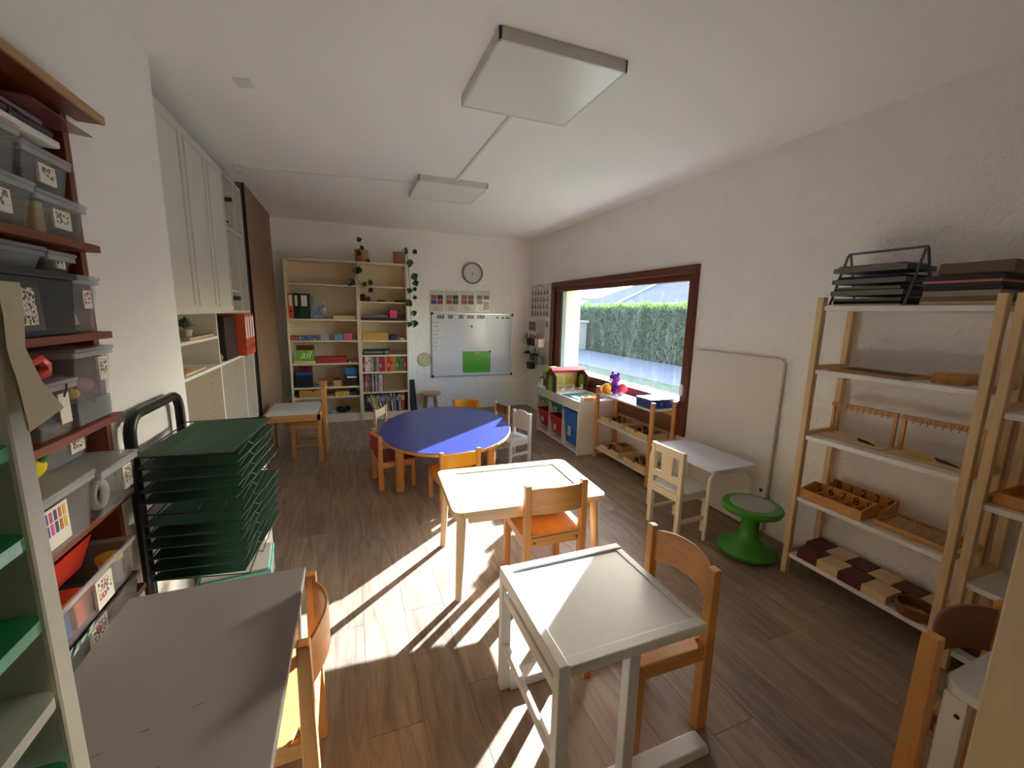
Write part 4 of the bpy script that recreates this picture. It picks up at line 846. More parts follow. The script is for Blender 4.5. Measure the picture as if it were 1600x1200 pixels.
# narrow bookcase
z=ZR[1]
for k,(p0,p1,h) in enumerate(((563,571,.09),(571.3,579,.06))): item('dark_toy','small dark red and black toy on the upper shelf of the narrow bookcase','toy',p0,p1,464,z,h,flat(((40,28,30),(70,30,36))[k]),.1,5.70,.012,'dark toys on the upper shelf')
item('remote','flat black remote lying between dark toys','remote',589,602,469,z,.018,BLACKP,.06,5.7); item('dark_case','low black case on the upper shelf, next to the remote','case',617,633,469,z,.022,BLACKP,.08,5.7,.008)
z=ZR[2]
item('folder_pile','wide dark pile of folders lying flat','folders',564,633,497,z,.035,flat((52,44,50)),.2); item('folder_pile','paler pile of folders lying on the dark pile','folders',566,606,492,z+.036,.03,flat((120,108,116)),.18); item('folder_pile','single thin mauve folder lying uppermost','folders',578,601,487,z+.067,.008,flat((150,130,150)),.16)
o=item('pink_box','bright pink cube box tilted on the folders','box',607,619.5,488,z+.036,.10,flat((216,30,106)),.1,5.68,.005); o.rotation_euler=(0,0,.25)
item('black_box','small black box at the end of the folder shelf','box',622,634,493,z+.036,.04,BLACKP,.1)
z=ZR[3]
t=thing('cardboard_box','ochre cardboard drawer box with a notch on the narrow bookcase','box',(at(586.5,525,'y',5.67).x,5.76,z)); w_=(at(607,525,'y',5.67).x-at(566,525,'y',5.67).x)/2
notched(t,w_,.095,.006,.02,flat((206,156,84),.7))
item('blue_case','dark blue case beside the ochre drawer box','case',608,622,526,z,.07,flat((40,50,84)),.1,5.68,.015); item('white_cup','small white dish at the end of the drawer shelf','dish',624.5,633,529,z,.03,flat((226,222,220)),.06,5.68,.012)
z=ZR[4]
t=thing('radio','silver and black music player on the narrow bookcase','radio',(at(589,549,'y',5.68).x,5.74,z)); w_=.165
MB().box(-w_,-.06,0,w_,.06,.07).build('body',BLACKP,t,.01); MB().box(-w_+.01,-.0615,.02,w_-.09,-.06,.045).build('display',flat((110,116,120),.3),t); MB().cyl((w_-.045,-.06,.033),(w_-.045,-.064,.033),.026,n=20).build('dial',GREYM,t)
CN=[('red',(170,40,40)),('white',(220,214,206)),('brown',(120,80,54)),('navy',(44,50,90)),('cream',(214,200,170)),('grey',(140,136,136)),('orange',(214,110,46)),('green',(70,120,60)),('yellow',(222,196,60)),('purple',(110,60,100)),('black',(36,34,38)),('blue',(70,110,160))]
def books(x0,x1,z,hs,ths,cols,kind,group,lean=None,d=.17):
    x=x0; k=0
    while k<len(cols) and x+ths[k%len(ths)]<x1:
        th=ths[k%len(ths)]; h=hs[k%len(hs)]; nm,c=CN[cols[k]]
        t=thing('book','%s %s'%(nm,kind),'book',(x,5.665,z),0,group)
        a=(lean[k] if lean else 0)
        MB().box(0,0,0,th,d,h).build('cover',flat(c,.55),t,.001); MB().box(th*.15,d,.003,th*.85,d-.001,h-.003).build('page_block',PAPER,t)
        MB().box(th*.28,-.0008,h*(.3+.2*(k%3)),th*.72,0,h*(.55+.15*(k%3))).build('spine_print',flat([(206,186,150),(60,50,50),(190,150,110)][k%3] if nm not in('white','cream') else (120,90,80)),t)
        t.rotation_euler=(0,-a,0); t.location.z=z+.0005
        x+=th*math.cos(a)+.0015; k+=1
books(.130,.69,ZR[5],[.192,.197,.188,.195],[.03,.034,.032,.036],[0,1,4,5,2,5,0,0,6,0,6,6,7,7,7,0,9],'thick spined book in the closed row of the narrow bookcase','books in the closed row')
books(.130,.42,ZR[6],[.22,.235,.21,.24,.225],[.011,.014,.010,.016],[2,10,4,0,6,2,3,9,1,11,10,4,2,5,1,4,1,2],'thin upright book in the half-filled row of the narrow bookcase','books in the half-filled row')
cols=[10,5,1,8,8,10,1,9,11,2,1,9,0,1,9,1,10,11,1,2,6,0]
x=.14; lean=[]
for k in range(len(cols)): lean.append(-max(0,.42-.026*k))
def leaning():
    x=.135+.25*math.sin(.45)
    for k,ci in enumerate(cols):
        nm,c=CN[ci]; th=[.012,.016,.010,.018,.013][k%5]; h=[.24,.247,.228,.244][k%4]; a=max(.0,.45-.026*k)
        if x>.675: break
        t=thing('book','%s picture book in the slanting row at the foot of the narrow bookcase'%nm,'book',(x+h*math.sin(a)*.0,5.668,ZR[7]+.0006),0,'picture books in the slanting row')
        MB().box(0,0,0,th,.17,h).build('cover',flat(c,.5),t,.001); MB().box(th*.15,-.0008,h*.6,th*.85,0,h*.85).build('spine_print',flat((230,224,210) if nm not in('white','cream') else (140,60,60)),t)
        t.rotation_euler=(0,-a,0); t.location.z=ZR[7]+.001
        x+=th/math.cos(a)+.003+(.004 if k%3==0 else 0)
leaning()
# potted vines on top
def vine(px,row0,row1,label,stem_pts,leaves):
    a=at(px,398,'y',5.75); t=thing('potted_vine',label,'plant',(a.x,5.75,2.0135))
    MB().lathe([(.0,0),(.078,0),(.082,.15),(.074,.15),(.07,.13),(0,.13)],20).build('pot',CORK,t,smooth=True); MB().lathe([(0,.131),(.07,.131)],16).build('soil',flat((50,38,30),.95),t)
    loc=Vector((a.x,5.75,2.0135)); pts=[Vector(p)-loc for p in stem_pts]
    MB().tube(pts,.0035,6).build('stem',flat((74,60,40)),t,smooth=True)
    for (q,ang,s,fold) in leaves:
        m=MB(); L_=.085*s; W=.05*s; vs=[]
        prof=[(0,0),(.16,.72),(.4,1),(.7,.6),(1,0)]
        for u,wd in prof: vs+=[(-W*wd*.9,-.008*wd,-L_*u),(0,.006*wd+.004,-L_*u*1.0),(W*wd*.9,-.008*wd,-L_*u)]
        n_=len(vs); vs2=[(x_,y_-.0015,z_) for x_,y_,z_ in vs]; fs=[]
        for i in range(4):
            for s_ in (0,1): fs.append((3*i+s_,3*i+s_+1,3*i+s_+4,3*i+s_+3)); fs.append((n_+3*i+s_,n_+3*i+s_+3,n_+3*i+s_+4,n_+3*i+s_+1))
        m.add(vs+vs2,fs); o=m.build('leaf',LEAF,t); o.location=Vector(q)-loc; o.rotation_euler=(fold,ang,random.uniform(-.5,.5))
    return t
def A(px,row,y=5.60): return tuple(at(px,row,'y',y))
vine(565,0,0,'potted vine in a cork pot trailing over the join of the bookcases',[(at(565,398,'y',5.75).x,5.75,2.14),A(562,388,5.66),A(557,405,5.61),A(556,420),A(557,432),A(561,442),A(568,447)],
     [(A(563,378,5.68),2.6,.8,.2),(A(568,385,5.66),.9,.7,.1),(A(557,394,5.64),-1.2,.8,.2),(A(561,416,5.58),.3,1.25,.2),(A(554,418,5.58),-.4,1.0,-.1),(A(551,435,5.58),.5,1.3,.1),(A(566,442,5.59),-1.0,.8,.2),(A(574,441,5.59),-1.5,.9,.1),(A(576,451,5.59),-.9,.8,.1),(A(573,409,5.6),-2.4,.6,.1)])
vine(624,0,0,'potted vine in a cork pot trailing down past the narrow bookcase',[(at(624,398,'y',5.75).x,5.75,2.14),A(631,389,5.62),A(637,402,5.6),A(638,420),A(640,440),A(640,460),A(641,480),A(642,500),A(643,508)],
     [(A(631,390,5.6),-1.5,.8,.1),(A(645,391,5.6),-.9,.8,.1),(A(636,392,5.6),.6,.6,.1),(A(640,405,5.58),-.1,1.25,.2),(A(645,427,5.58),-.5,1.2,.2),(A(648,438,5.58),-.3,1.0,.1),(A(641,450,5.58),.3,.9,.1),(A(646,449,5.58),-.6,.7,.2),(A(643,470,5.58),.9,1.2,.2),(A(649,468,5.58),2.9,.7,.1),(A(645,485,5.58),-.3,1.0,.2),(A(648,500,5.58),.1,1.2,.1),(A(641,503,5.58),.4,.9,.1)])
# wall clock
p=at(738,427,'y',5.93); ck=thing('wall_clock','round wall clock with a grey rim above the picture sheets','clock',(p.x,5.939,p.z))
def ring(r0,r1,y0,y1,n=40):
    m=MB(); vs=[]
    for r,y in ((r0,y0),(r1,y0),(r1,y1),(r0,y1)):
        for k in range(n): a=2*math.pi*k/n; vs.append((r*math.cos(a),y,r*math.sin(a)))
    fs=[(i*n+k,i*n+(k+1)%n,((i+1)%4)*n+(k+1)%n,((i+1)%4)*n+k) for i in range(4) for k in range(n)]; return m.add(vs,fs)
ring(.128,.150,-.045,0).build('rim',paint('clock_rim',(126,122,118),.4,.05),ck,.004,smooth=True)
MB().cyl((0,0,0),(0,-.02,0),.13,n=40).build('face',flat((214,210,204),.5),ck)
for k in range(12):
    a=math.pi/2-2*math.pi*k/12; n_=MB(); s_=str(12 if k==0 else k); text_mb(s_,.03,(.10*math.cos(a)-.008*len(s_),-.0212,.10*math.sin(a)-.01),(1,0,0),(0,0,1),n_); n_.build('numeral',flat((120,116,112)),ck)
def hand(ang,l,w):
    a=math.radians(90-ang); d=Vector((math.cos(a),0,math.sin(a))); n=Vector((-math.sin(a),0,math.cos(a)))*w; MB().add([-d*.015-n+Vector((0,-.024,0)),d*l-n*.5+Vector((0,-.024,0)),d*l+n*.5+Vector((0,-.024,0)),-d*.015+n+Vector((0,-.024,0)),-d*.015-n+Vector((0,-.026,0)),d*l-n*.5+Vector((0,-.026,0)),d*l+n*.5+Vector((0,-.026,0)),-d*.015+n+Vector((0,-.026,0))],[(3,2,1,0),(4,5,6,7),(0,1,5,4),(1,2,6,5),(2,3,7,6),(3,0,4,7)]).build('hand',flat((70,68,66)),ck)
hand(112,.10,.003); hand(184,.065,.004)
# four picture sheets
cs=[[(150,104,60),(60,66,86),(60,80,130),(150,60,66)],[(150,120,86),(70,80,84),(130,90,80),(90,84,90)],[(150,76,76),(80,66,96),(140,70,64),(60,56,60)],[(84,100,76),(60,72,50),(130,110,100),(150,116,118)]]
for k in range(4):
    a=at(671.2+24*k,453+1.0*k*.4,'y',5.93); b=at(693.5+24*k,487.5,'y',5.93)
    t=thing('picture_sheet',['laminated picture sheet with brown and blue photos above the whiteboard','laminated picture sheet with sandy and grey photos above the whiteboard','laminated picture sheet with reddish photos above the whiteboard','laminated picture sheet with green photos above the whiteboard'][k],'poster',((a.x+b.x)/2,5.935,b.z)); w_=abs(b.x-a.x)/2; h_=a.z-b.z
    MB().box(-w_,-.003,0,w_,.004,h_).build('sheet',paint('laminate',(206,200,188),.12,.02),t)
    for q,c in enumerate(cs[k]):
        x0=-w_*.82+(q%2)*w_*.9; z0=h_*(.58 if q<2 else .36); big=(k==3 and q==3)
        MB().box(x0,-.0042,z0 if not big else h_*.1,x0+w_*(.78 if q%2==0 or True else .6),-.003,z0+h_*.2 if not big else h_*.5).build('photo',flat(c,.25),t)
    for q in range(3): MB().box(-w_*.5,-.004,h_*(.08+.07*q),w_*(.5-.15*q),-.003,h_*(.08+.07*q)+.006).build('text_line',flat((120,114,108)),t)
# whiteboard
wb=thing('whiteboard','wide wall whiteboard with black corner caps','whiteboard',(1.679,5.937,.9498)); W2,H2=.611,.4577
MB().box(-W2+.01,-.012,-H2+.01,W2-.01,.002,H2-.01).build('panel',paint('whiteboard_face',(212,213,217),.15,.015),wb)
AL=paint('aluminium',(196,194,192),.3,.03,metal=.7)
for q in ((-W2,-H2,W2,-H2+.018),(-W2,H2-.018,W2,H2),(-W2,-H2+.018,-W2+.018,H2-.018),(W2-.018,-H2+.018,W2,H2-.018)): MB().box(q[0],-.02,q[1],q[2],.002,q[3]).build('frame_bar',AL,wb,.003)
for sx in (-1,1):
    for sz in (-1,1): MB().cyl((sx*(W2-.012),.002,sz*(H2-.012)),(sx*(W2-.012),-.023,sz*(H2-.012)),.019,n=14).build('corner_cap',BLACKP,wb,.003)
def onboard(px,row): q=at(px,row,'y',5.925); return q.x,q.z
for k,(px,row) in enumerate(((737,510),(777,496.5),(785.5,497),(765.5,549))):
    x,z=onboard(px,row); yo=.006 if k==3 else 0; tag(MB().cyl((x,5.9255-yo,z),(x,5.916-yo,z),.015,n=16).build('magnet',BLACKP),['black round magnet alone in the middle of the whiteboard','black round magnet nearest the dark clip strip','black round magnet beside the dark clip strip','black round magnet holding the green folder'][k],'magnet')
x,z=onboard(793,497); tag(MB().cb(x,5.921,z,.065,.008,.018).build('magnet_strip',BLACKP,bevel=.002),'dark clip strip in the upper corner of the whiteboard','magnet')
for k,(p0,p1) in enumerate(((683,694),(700,707.5),(717,724),(730,740),(746,757))):
    a,z=onboard(p0,495); b,_=onboard(p1,495); t=thing('photo_card','small grey photo card on the whiteboard, %s one counting from the word strips' % ['first','second','third','fourth','fifth'][k],'card',((a+b)/2,5.9252,z),0,'photo cards on the whiteboard'); w_=(b-a)/2
    MB().box(-w_,-.002,-.024,w_,.0,.024).build('card',flat((70,70,72),.3),t); 
    for q in range(2): MB().box(-w_*.7+q*w_*.8,-.003,-.014,-w_*.2+q*w_*.8,-.002,.016).build('figure',flat((150,148,146),.3),t)
for k in range(7):
    a,z=onboard(676.5,504+6.3*k); b,_=onboard(688+2*(k in(2,4)),504+6.3*k); t=thing('word_strip','narrow printed word strip, %s in the column down the whiteboard' % ['first','second','third','fourth','fifth','sixth','seventh'][k],'strip',((a+b)/2,5.9252,z),0,'word strips on the whiteboard'); w_=(b-a)/2
    MB().box(-w_,-.0015,-.018,w_,0,.018).build('strip',PAPER,t); MB().box(-w_*.9,-.0024,.002,w_*(.7 if k%2 else .9),-.0015,.009).build('text_line',flat((90,86,86)),t); MB().box(-w_*.8,-.0024,-.01,w_*.5,-.0015,-.006).build('text_line',flat((120,116,112)),t)
a=onboard(723,549); b=onboard(766,581); gf=thing('green_folder','glossy green folder held on the whiteboard','folder',((a[0]+b[0])/2,5.9252,(a[1]+b[1])/2)); w_=(b[0]-a[0])/2; h_=(a[1]-b[1])/2
MB().box(-w_,-.006,-h_,w_,0,h_).build('cover',paint('green_folder',(84,164,50),.25,.04),gf,.002); MB().box(-.03,-.0075,h_-.05,.03,-.006,h_-.01).build('label',flat((150,150,90)),gf)
# woven disc, stool, chalkboard
p=at(663.5,562,'y',5.93); wd=thing('woven_disc','round pale drawing disc on the wall beside the whiteboard','wall decoration',(p.x,5.939,p.z))
MB().cyl((0,0,0),(0,-.006,0),.098,n=28).build('disc',flat((206,196,168),.8),wd); ring(.09,.1,-.008,0,28).build('edge',flat((170,156,116)),wd)
for k in range(9): a=k*2.4; r=.018*math.sqrt(k+1)*1.4; ring(.010,.014,-.0075,-.006,10).build('spot',flat((150,130,84)),wd).location=(r*math.cos(a),0,r*math.sin(a))
ws=thing('wooden_stool','small round wooden stool against the back wall','stool',(1.01,5.74,0))
MB().lathe([(0,.275),(.13,.275),(.142,.287),(.142,.305),(.13,.313),(0,.313)],28).build('seat',wood('stool_wood',(190,142,98),.7,'x'),ws,smooth=True)
for k in range(4): a=math.pi/4+k*math.pi/2; MB().cyl((.12*math.cos(a),.12*math.sin(a),0),(.085*math.cos(a),.085*math.sin(a),.28),.013,.017,n=12).build('leg',wood('stool_wood',(190,142,98),.7,'x'),ws,smooth=True)
cb=tag(MB().prism([(5.62,.005),(5.65,.005),(5.925,.47),(5.90,.475)],'x',.725,.815).build('chalk_board',paint('chalk_black',(34,34,38),.7,.1),bevel=.002),'black chalk slate leaning edge-on between the narrow bookcase and the wall','slate')

# ================================================================== right wall: posters, pots, toys
p0=at(830,446,'x',2.54); p1=at(857,496,'x',2.54)
t=thing('figure_poster','poster of many small black figures beside the window','poster',(2.546,(p0.y+p1.y)/2,p1.z)); w_=abs(p0.y-p1.y)/2; h_=p0.z-p1.z
MB().box(-.003,-w_,0,.002,w_,h_).build('sheet',flat((206,202,194),.4),t)
fm=[]
for v in range(3):
    m=MB(); m.prism([(-.02,0),(.02,0),(.014 if v else .024,.04),(.006,.05),(-.006,.05),(-.016,.03)],'x',-.0045,-.003); m.prism([(-.009,.05),(.009,.05),(.009,.068),(-.009,.068)],'x',-.0045,-.003); me=m.mesh('figure'); me.materials.append(flat((60,58,60),.5)); fm.append(me)
for r in range(4):
    for c in range(6):
        o=bpy.data.objects.new('figure',fm[(r+c)%3]); COL.objects.link(o); o.parent=t; o.location=(0,-w_*.8+c*w_*.32,h_*(.05+.21*r)); o.rotation_euler=(random.uniform(-.3,.3),0,0)
m=MB(); m.tube([(-.004,.09*math.cos(a),h_*.88+.045*math.sin(a)) for a in [math.pi*k/10 for k in range(11)]],.004,6); m.build('arch',flat((120,116,116)),t)
for (px0,px1,r0,r1,lab,cols) in ((825.5,837,501,518,'small sheet with six dark photos below the figure poster',True),(838.5,849.5,498,529,'plain pale sheet below the figure poster',False),(851.5,856,501,513,'narrow pale sheet with one dark figure below the poster',None)):
    a=at(px0,r0,'x',2.54); b=at(px1,r1,'x',2.54); t=thing('wall_sheet',lab,'poster',(2.546,(a.y+b.y)/2,b.z)); w_=abs(a.y-b.y)/2; h_=a.z-b.z
    MB().box(-.002,-w_,0,.002,w_,h_).build('sheet',flat((196,190,180),.5),t)
    if cols:
        for r in range(2):
            for c in range(3): MB().box(-.003,-w_*.8+c*w_*.55,h_*(.12+.42*r),-.002,-w_*.8+c*w_*.55+w_*.42,h_*(.48+.42*r)).build('photo',flat((60,60,66)),t)
    elif cols is None: MB().box(-.003,-w_*.3,h_*.2,-.002,w_*.3,h_*.8).build('figure',flat((80,78,80)),t)
# rail with pots
rl=thing('wall_rail','white metal rail panel with hanging pots beside the window','rail',(2.54,5.53,0))
for z in (1.06,.87,.70): MB().box(-.02,-.36,z,-.01,.36,z+.012).build('bar',WHITE,rl,.002)
MB().box(-.01,-.36,.62,.006,-.345,1.08).box(-.01,.345,.62,.006,.36,1.08).build('upright',WHITE,rl,.002)
def pot(y,z,lab,c,items=(),w=.1,h=.1):
    t=thing('hanging_pot',lab,'pot',(2.465,y,z)); MB().taper(0,0,0,h,.085,w*.85,.1,w,.003).build('pot',flat(c,.45),t)
    for k,cc in enumerate(items):
        a=random.uniform(-.3,.3); b=random.uniform(-.3,.3); MB().cyl((random.uniform(-.02,.02),random.uniform(-.03,.03),.01),(.08*a,.04*b+random.uniform(-.03,.03),h+random.uniform(.04,.085)),.005,n=6).build('pencil',flat(cc),t)
PN=[(210,150,90),(226,180,130),(200,120,70),(190,80,60)]; GR=[(90,150,60),(110,170,80),(80,130,60)]; DK=[(60,60,66),(90,80,80),(130,100,80)]
pot(5.80,.97,'wire pot of green pencils at the end of the rail by the corner',(206,206,200),GR*2,.12,.09)
pot(5.63,.965,'black pot of pencils next to the green pencils',(36,36,40),DK+GR); pot(5.48,.965,'black pot of pencils next to the white pot',(30,30,34),DK+PN); pot(5.33,.96,'white pot full of tan pencils on the rail',(226,222,214),PN*2,.14,.115)
pot(5.76,.79,'white shallow dish with a black stapler on the rail',(214,214,210),(),.2,.045); t=thing('stapler','black stapler lying in the white shallow dish','stapler',(2.462,5.76,.80)); MB().prism([(-.085,.0),(.085,.0),(.085,.025),(.02,.07),(-.05,.075),(-.085,.05)],'x',-.018,.018).build('body',BLACKP,t,.006)
pot(5.50,.755,'dark pot of pens under the black pots',(40,44,46),DK*2,.12,.1); pot(5.33,.72,'grey-green pot of pens beneath the white pot',(96,106,98),DK+[(200,196,190)]*2,.13,.11)
pot(5.605,.62,'lowest black pot of brushes on the rail',(34,34,36),[(196,150,120)]*3,.11,.1)

# tray frame with bins under the window
tx0,tx1,ty0,ty1=2.105,2.525,3.565,4.565
tfm=thing('bin_storage_frame','low white storage frame with coloured pull-out bins beneath the window','storage unit',((tx0+tx1)/2,(ty0+ty1)/2,0)); hw,hd=(tx1-tx0)/2,(ty1-ty0)/2
for y in (-hd,-hd/3-.009,hd/3-.009,hd-.018): MB().box(-hw,y,0 if abs(y)>.3 else .035,hw,y+.018,.535).build('side_panel',WHITE,tfm,.002)
MB().box(-hw,-hd,.535,hw,hd,.56).build('top_panel',WHITE,tfm,.003); MB().box(-hw,-hd+.018,.02,hw,hd-.018,.04).build('bottom_panel',WHITE,tfm,.002); MB().box(-hw,-hd+.018,.455,-hw+.018,hd-.018,.535).build('front_rail',WHITE,tfm,.002); MB().box(hw-.006,-hd,.04,hw,hd,.535).build('back_panel',WHITE,tfm)
def sbin(cy,z0,z1,c,lab,pic):
    t=thing('storage_bin',lab,'bin',((tx0+tx1)/2-.01,cy,z0)); h=z1-z0; w=.29
    MB().taper(0,0,0,h,.34,w-.06,.40,w,.003).build('body',flat(c,.4),t,.002); r=MB(); r.box(-.208,-w/2-.004,h-.012,-.198,w/2+.004,h+.002); r.box(.198,-w/2-.004,h-.012,.208,w/2+.004,h+.002); r.box(-.2,-w/2-.006,h-.01,.2,-w/2,h+.002); r.box(-.2,w/2,h-.01,.2,w/2+.006,h+.002); r.build('rim',flat(c,.35),t,.002)
    MB().add([(-.2-.002,-.035,h*.55),(-.2-.002,.035,h*.55),(-.2+.03*.35-.012,.035,h*.25),(-.2+.03*.35-.012,-.035,h*.25)],[(0,1,2,3)]).build('picture',CARDS[pic],t)
c1,c2,c3=(ty0+ty1)/2+hd*2/3-.0045,(ty0+ty1)/2,(ty0+ty1)/2-hd*2/3+.0045
sbin(c1,.355,.45,(104,160,60),'shallow lime green bin in the white frame',0); sbin(c1,.11,.30,(196,40,40),'red bin below the lime green one',1)
sbin(c2,.345,.45,(30,130,96),'shallow dark green bin in the white frame',0); sbin(c2,.09,.30,(196,40,40),'red bin below the dark green one',2)
sbin(c3,.075,.44,(44,110,196),'tall blue bin in the white frame',2)
# toy house on it
th=thing('toy_house','wooden toy house with red roof, green shutters and open front','toy house',(2.305,4.20,.561),math.pi/2)
MAR=flat((84,30,40),.5); HG=flat((120,186,40),.5)
for y in (-.20,.20):
    g=MB(); g.prism([(-.13,0),(.13,0),(.13,.18),(0,.25),(-.13,.18)],'y',y-.006,y+.006); g.build('gable',MAR,th,.001)
    for e in ((-.013,-.007),(.007,.013)): MB().prism([(-.05,.0),(.05,.0),(.05,.13)]+[(.05*math.cos(a),.13+.05*math.sin(a)) for a in [math.pi*k/8 for k in range(1,8)]]+[(-.05,.13)],'y',y+e[0],y+e[1]).build('door',HG,th,.001)
MB().box(-.13,-.194,0,.13,.194,.012).build('base',BIRCH_Y,th,.001); MB().box(.115,-.194,.012,.128,.194,.18).build('back_wall',flat((222,196,130)),th)
MB().add([(-.055,-.215,.232),(-.055,.215,.232),(0,.215,.262),(0,-.215,.262),(-.055,-.215,.242),(-.055,.215,.242),(0,.215,.272),(0,-.215,.272)],[(3,2,1,0),(4,5,6,7),(0,1,5,4),(1,2,6,5),(2,3,7,6),(3,0,4,7)]).build('roof',flat((206,92,88),.5),th)
MB().add([(.145,-.215,.175),(.145,.215,.175),(0,.215,.255),(0,-.215,.255),(.145,-.215,.187),(.145,.215,.187),(0,.215,.267),(0,-.215,.267)],[(0,1,2,3),(7,6,5,4),(4,5,1,0),(5,6,2,1),(6,7,3,2),(7,4,0,3)]).build('roof',flat((206,92,88),.5),th)
for y in (-.08,.06): MB().box(.106,y-.05,.05,.115,y+.03,.14).build('window_frame',flat((190,196,60)),th,.001)
for y in (-.13,-.02,.10):
    q=thing('toy_furniture','tiny white toy chair in the toy house','toy',(2.305-y,4.11,.574),0,'toy chairs in the toy house'); MB().box(-.018,-.018,.02,.018,.018,.026).build('seat',flat((230,224,206)),q); MB().box(.012,-.018,.026,.018,.018,.06).build('back',flat((230,224,206)),q)
    for sx in (-1,1):
        for sy in (-1,1): MB().box(sx*.016-.002,sy*.016-.002,0,sx*.016+.002,sy*.016+.002,.02).build('leg',flat((230,224,206)),q)
t2=thing('toy_barn','green toy barn with a maroon base behind the toy house','toy house',(2.26,4.475,.561)); MB().box(-.1,-.05,0,.1,.05,.10).build('body',flat((110,34,56)),t2,.002); MB().prism([(-.12,.10),(.12,.10),(.11,.19),(.05,.235),(-.05,.235),(-.11,.19)],'y',-.055,.055).build('roof',HG,t2,.003); MB().tube([(-.13,-.02,.11),(-.16,-.02,.12),(-.175,-.02,.10)],.008,6).build('hook',BLACKP,t2)
gm=thing('play_mat','dark green square building mat in front of the toy house','mat',(2.30,3.815,.561),.08); MB().box(-.16,-.16,0,.16,.16,.006).build('plate',flat((20,98,80),.4),gm,.001); MB().box(-.15,-.05,.006,-.09,.03,.008).build('paper',flat((200,214,206)),gm)
# low shelf with round posts
LS0,LS1,LSX0,LSX1=2.685,3.525,2.275,2.525
ls=thing('low_post_shelf','low shelf with round wooden posts and white boards under the window','shelf unit',((LSX0+LSX1)/2,(LS0+LS1)/2,0)); hx,hy=(LSX1-LSX0)/2,(LS1-LS0)/2
for sx in (-1,1):
    for sy in (-1,1): MB().cyl((sx*(hx-.012),sy*(hy-.012),0),(sx*(hx-.012),sy*(hy-.012),.725),.02,n=18).build('post',BEECH,ls,.003,smooth=True)
for z in (.10,.385,.66): MB().box(-hx+.005,-hy+.02,z-.016,hx-.005,hy-.02,z).build('shelf',WHITEG,ls,.003)
MB().box(hx-.03,-hy+.02,.60,hx-.012,hy-.02,.644).build('back_rail',BEECH_Y,ls,.002)
def wtray(cy,z,lab,group=None):
    t=thing('wooden_tray',lab,'tray',(2.40,cy,z),0,group); MB().box(-.105,-.155,0,.105,.155,.005).build('bottom',BIRCH_Y,t); MB().box(-.105,-.155,.005,-.098,-.02,.05).box(-.105,.02,.005,-.098,.155,.05).box(-.105,-.02,.005,-.098,.02,.034).build('front',BIRCH_Y,t,.001); MB().box(.098,-.155,.005,.105,.155,.05).box(-.098,-.155,.005,.098,-.148,.05).box(-.098,.148,.005,.098,.155,.05).build('walls',BIRCH_X,t,.001); return t
wtray(3.29,.386,'wooden tray of brown wooden animals on the middle board'); wtray(2.90,.386,'wooden tray of wood slices on the middle board by the leaning board'); wtray(3.29,.101,'wooden tray with a wicker basket on the bottom board'); wtray(2.90,.101,'wooden tray of small wood pieces on the bottom board')
random.seed(11)
for (cy,z,n,lab,grp) in ((3.29,.392,9,'small brown wooden piece in the tray of wooden animals','pieces in the animal tray'),(2.90,.392,9,'thin wood slice in the tray by the leaning board','slices in the tray'),(3.29,.107,5,'small wood piece beside the wicker basket','pieces beside the basket'),(2.90,.107,9,'small wood piece in the bottom tray by the leaning board','pieces in the bottom tray')):
    for k in range(n):
        x=2.40-.058+.058*(k%3)+random.uniform(-.004,.004); y=cy-.085+.085*(k//3)+random.uniform(-.006,.006)
        if grp=='pieces beside the basket': x=2.40-.058+.058*(k%3); y=cy+.045+.07*(k//3)
        rx,ry,rz=random.uniform(.016,.025),random.uniform(.022,.033),.014+.006*(k%3)
        o=tag(MB().ball((0,0,rz-.0008),rx,ry,rz,10,6).build('wood_piece',flat([(120,70,44),(150,96,62),(176,130,92),(94,56,40)][k%4],.7),smooth=True),lab,'toy',grp); o.location=(x,y,z)
bk=thing('wicker_basket','small square wicker basket in the wooden tray','basket',(2.42,3.225,.107)); MB().taper(0,0,0,.085,.10,.10,.115,.115,.006).build('body',paint('wicker',(178,130,78),.8,.3,90,.6,160),bk)
for k in range(4): MB().tube([(-.052-.001*k,-.052-.001*k,.015+.02*k),(.052+.001*k,-.052-.001*k,.015+.02*k),(.052+.001*k,.052+.001*k,.015+.02*k),(-.052-.001*k,.052+.001*k,.015+.02*k)],.004,6,True).build('woven_band',flat((196,150,96),.8),bk)
bb=thing('jigsaw_box','blue box with pale sea-creature spots on the low shelf','box',(2.40,2.828,.661)); MB().box(-.105,-.10,0,.105,.10,.075).build('body',dots('blue_spots',(36,60,140),[(120,150,210),(80,110,180),(60,80,160)],24,.32),bb,.002); MB().box(-.106,-.101,.075,.106,.101,.079).build('lid_print',dots('lid_spots',(206,212,224),[(90,120,180),(230,230,236),(150,160,190)],30,.4),bb)
pp=thing('drawing_sheet','white sheet with a faint square drawing on the low shelf','paper',(2.40,3.11,.661)); MB().box(-.09,-.17,0,.09,.17,.002).build('sheet',PAPER,pp); MB().tube([(-.03,-.04,.0022),(.04,-.04,.0022),(.04,.05,.0022),(-.03,.05,.0022)],.0012,5,True).build('drawing',flat((120,120,130)),pp)
ft2=thing('toy_food_tray','small open wooden tray with brown fabric bananas on the white frame','tray',(2.25,3.60,.561)); MB().tray(-.09,-.035,0,.09,.035,.04,.006).build('tray',BIRCH_X,ft2,.001)
for k,(a,b) in enumerate(((-.043,0),(.042,.004))): tag(MB().tube([(2.25+a-.03,3.60+b,.58),(2.25+a,3.60+b+.008,.603),(2.25+a+.035,3.60+b,.592)],.014,8).build('fabric_banana',flat((200,150,60),.8),smooth=True),'brownish yellow fabric banana in the small wooden tray','toy','fabric bananas')
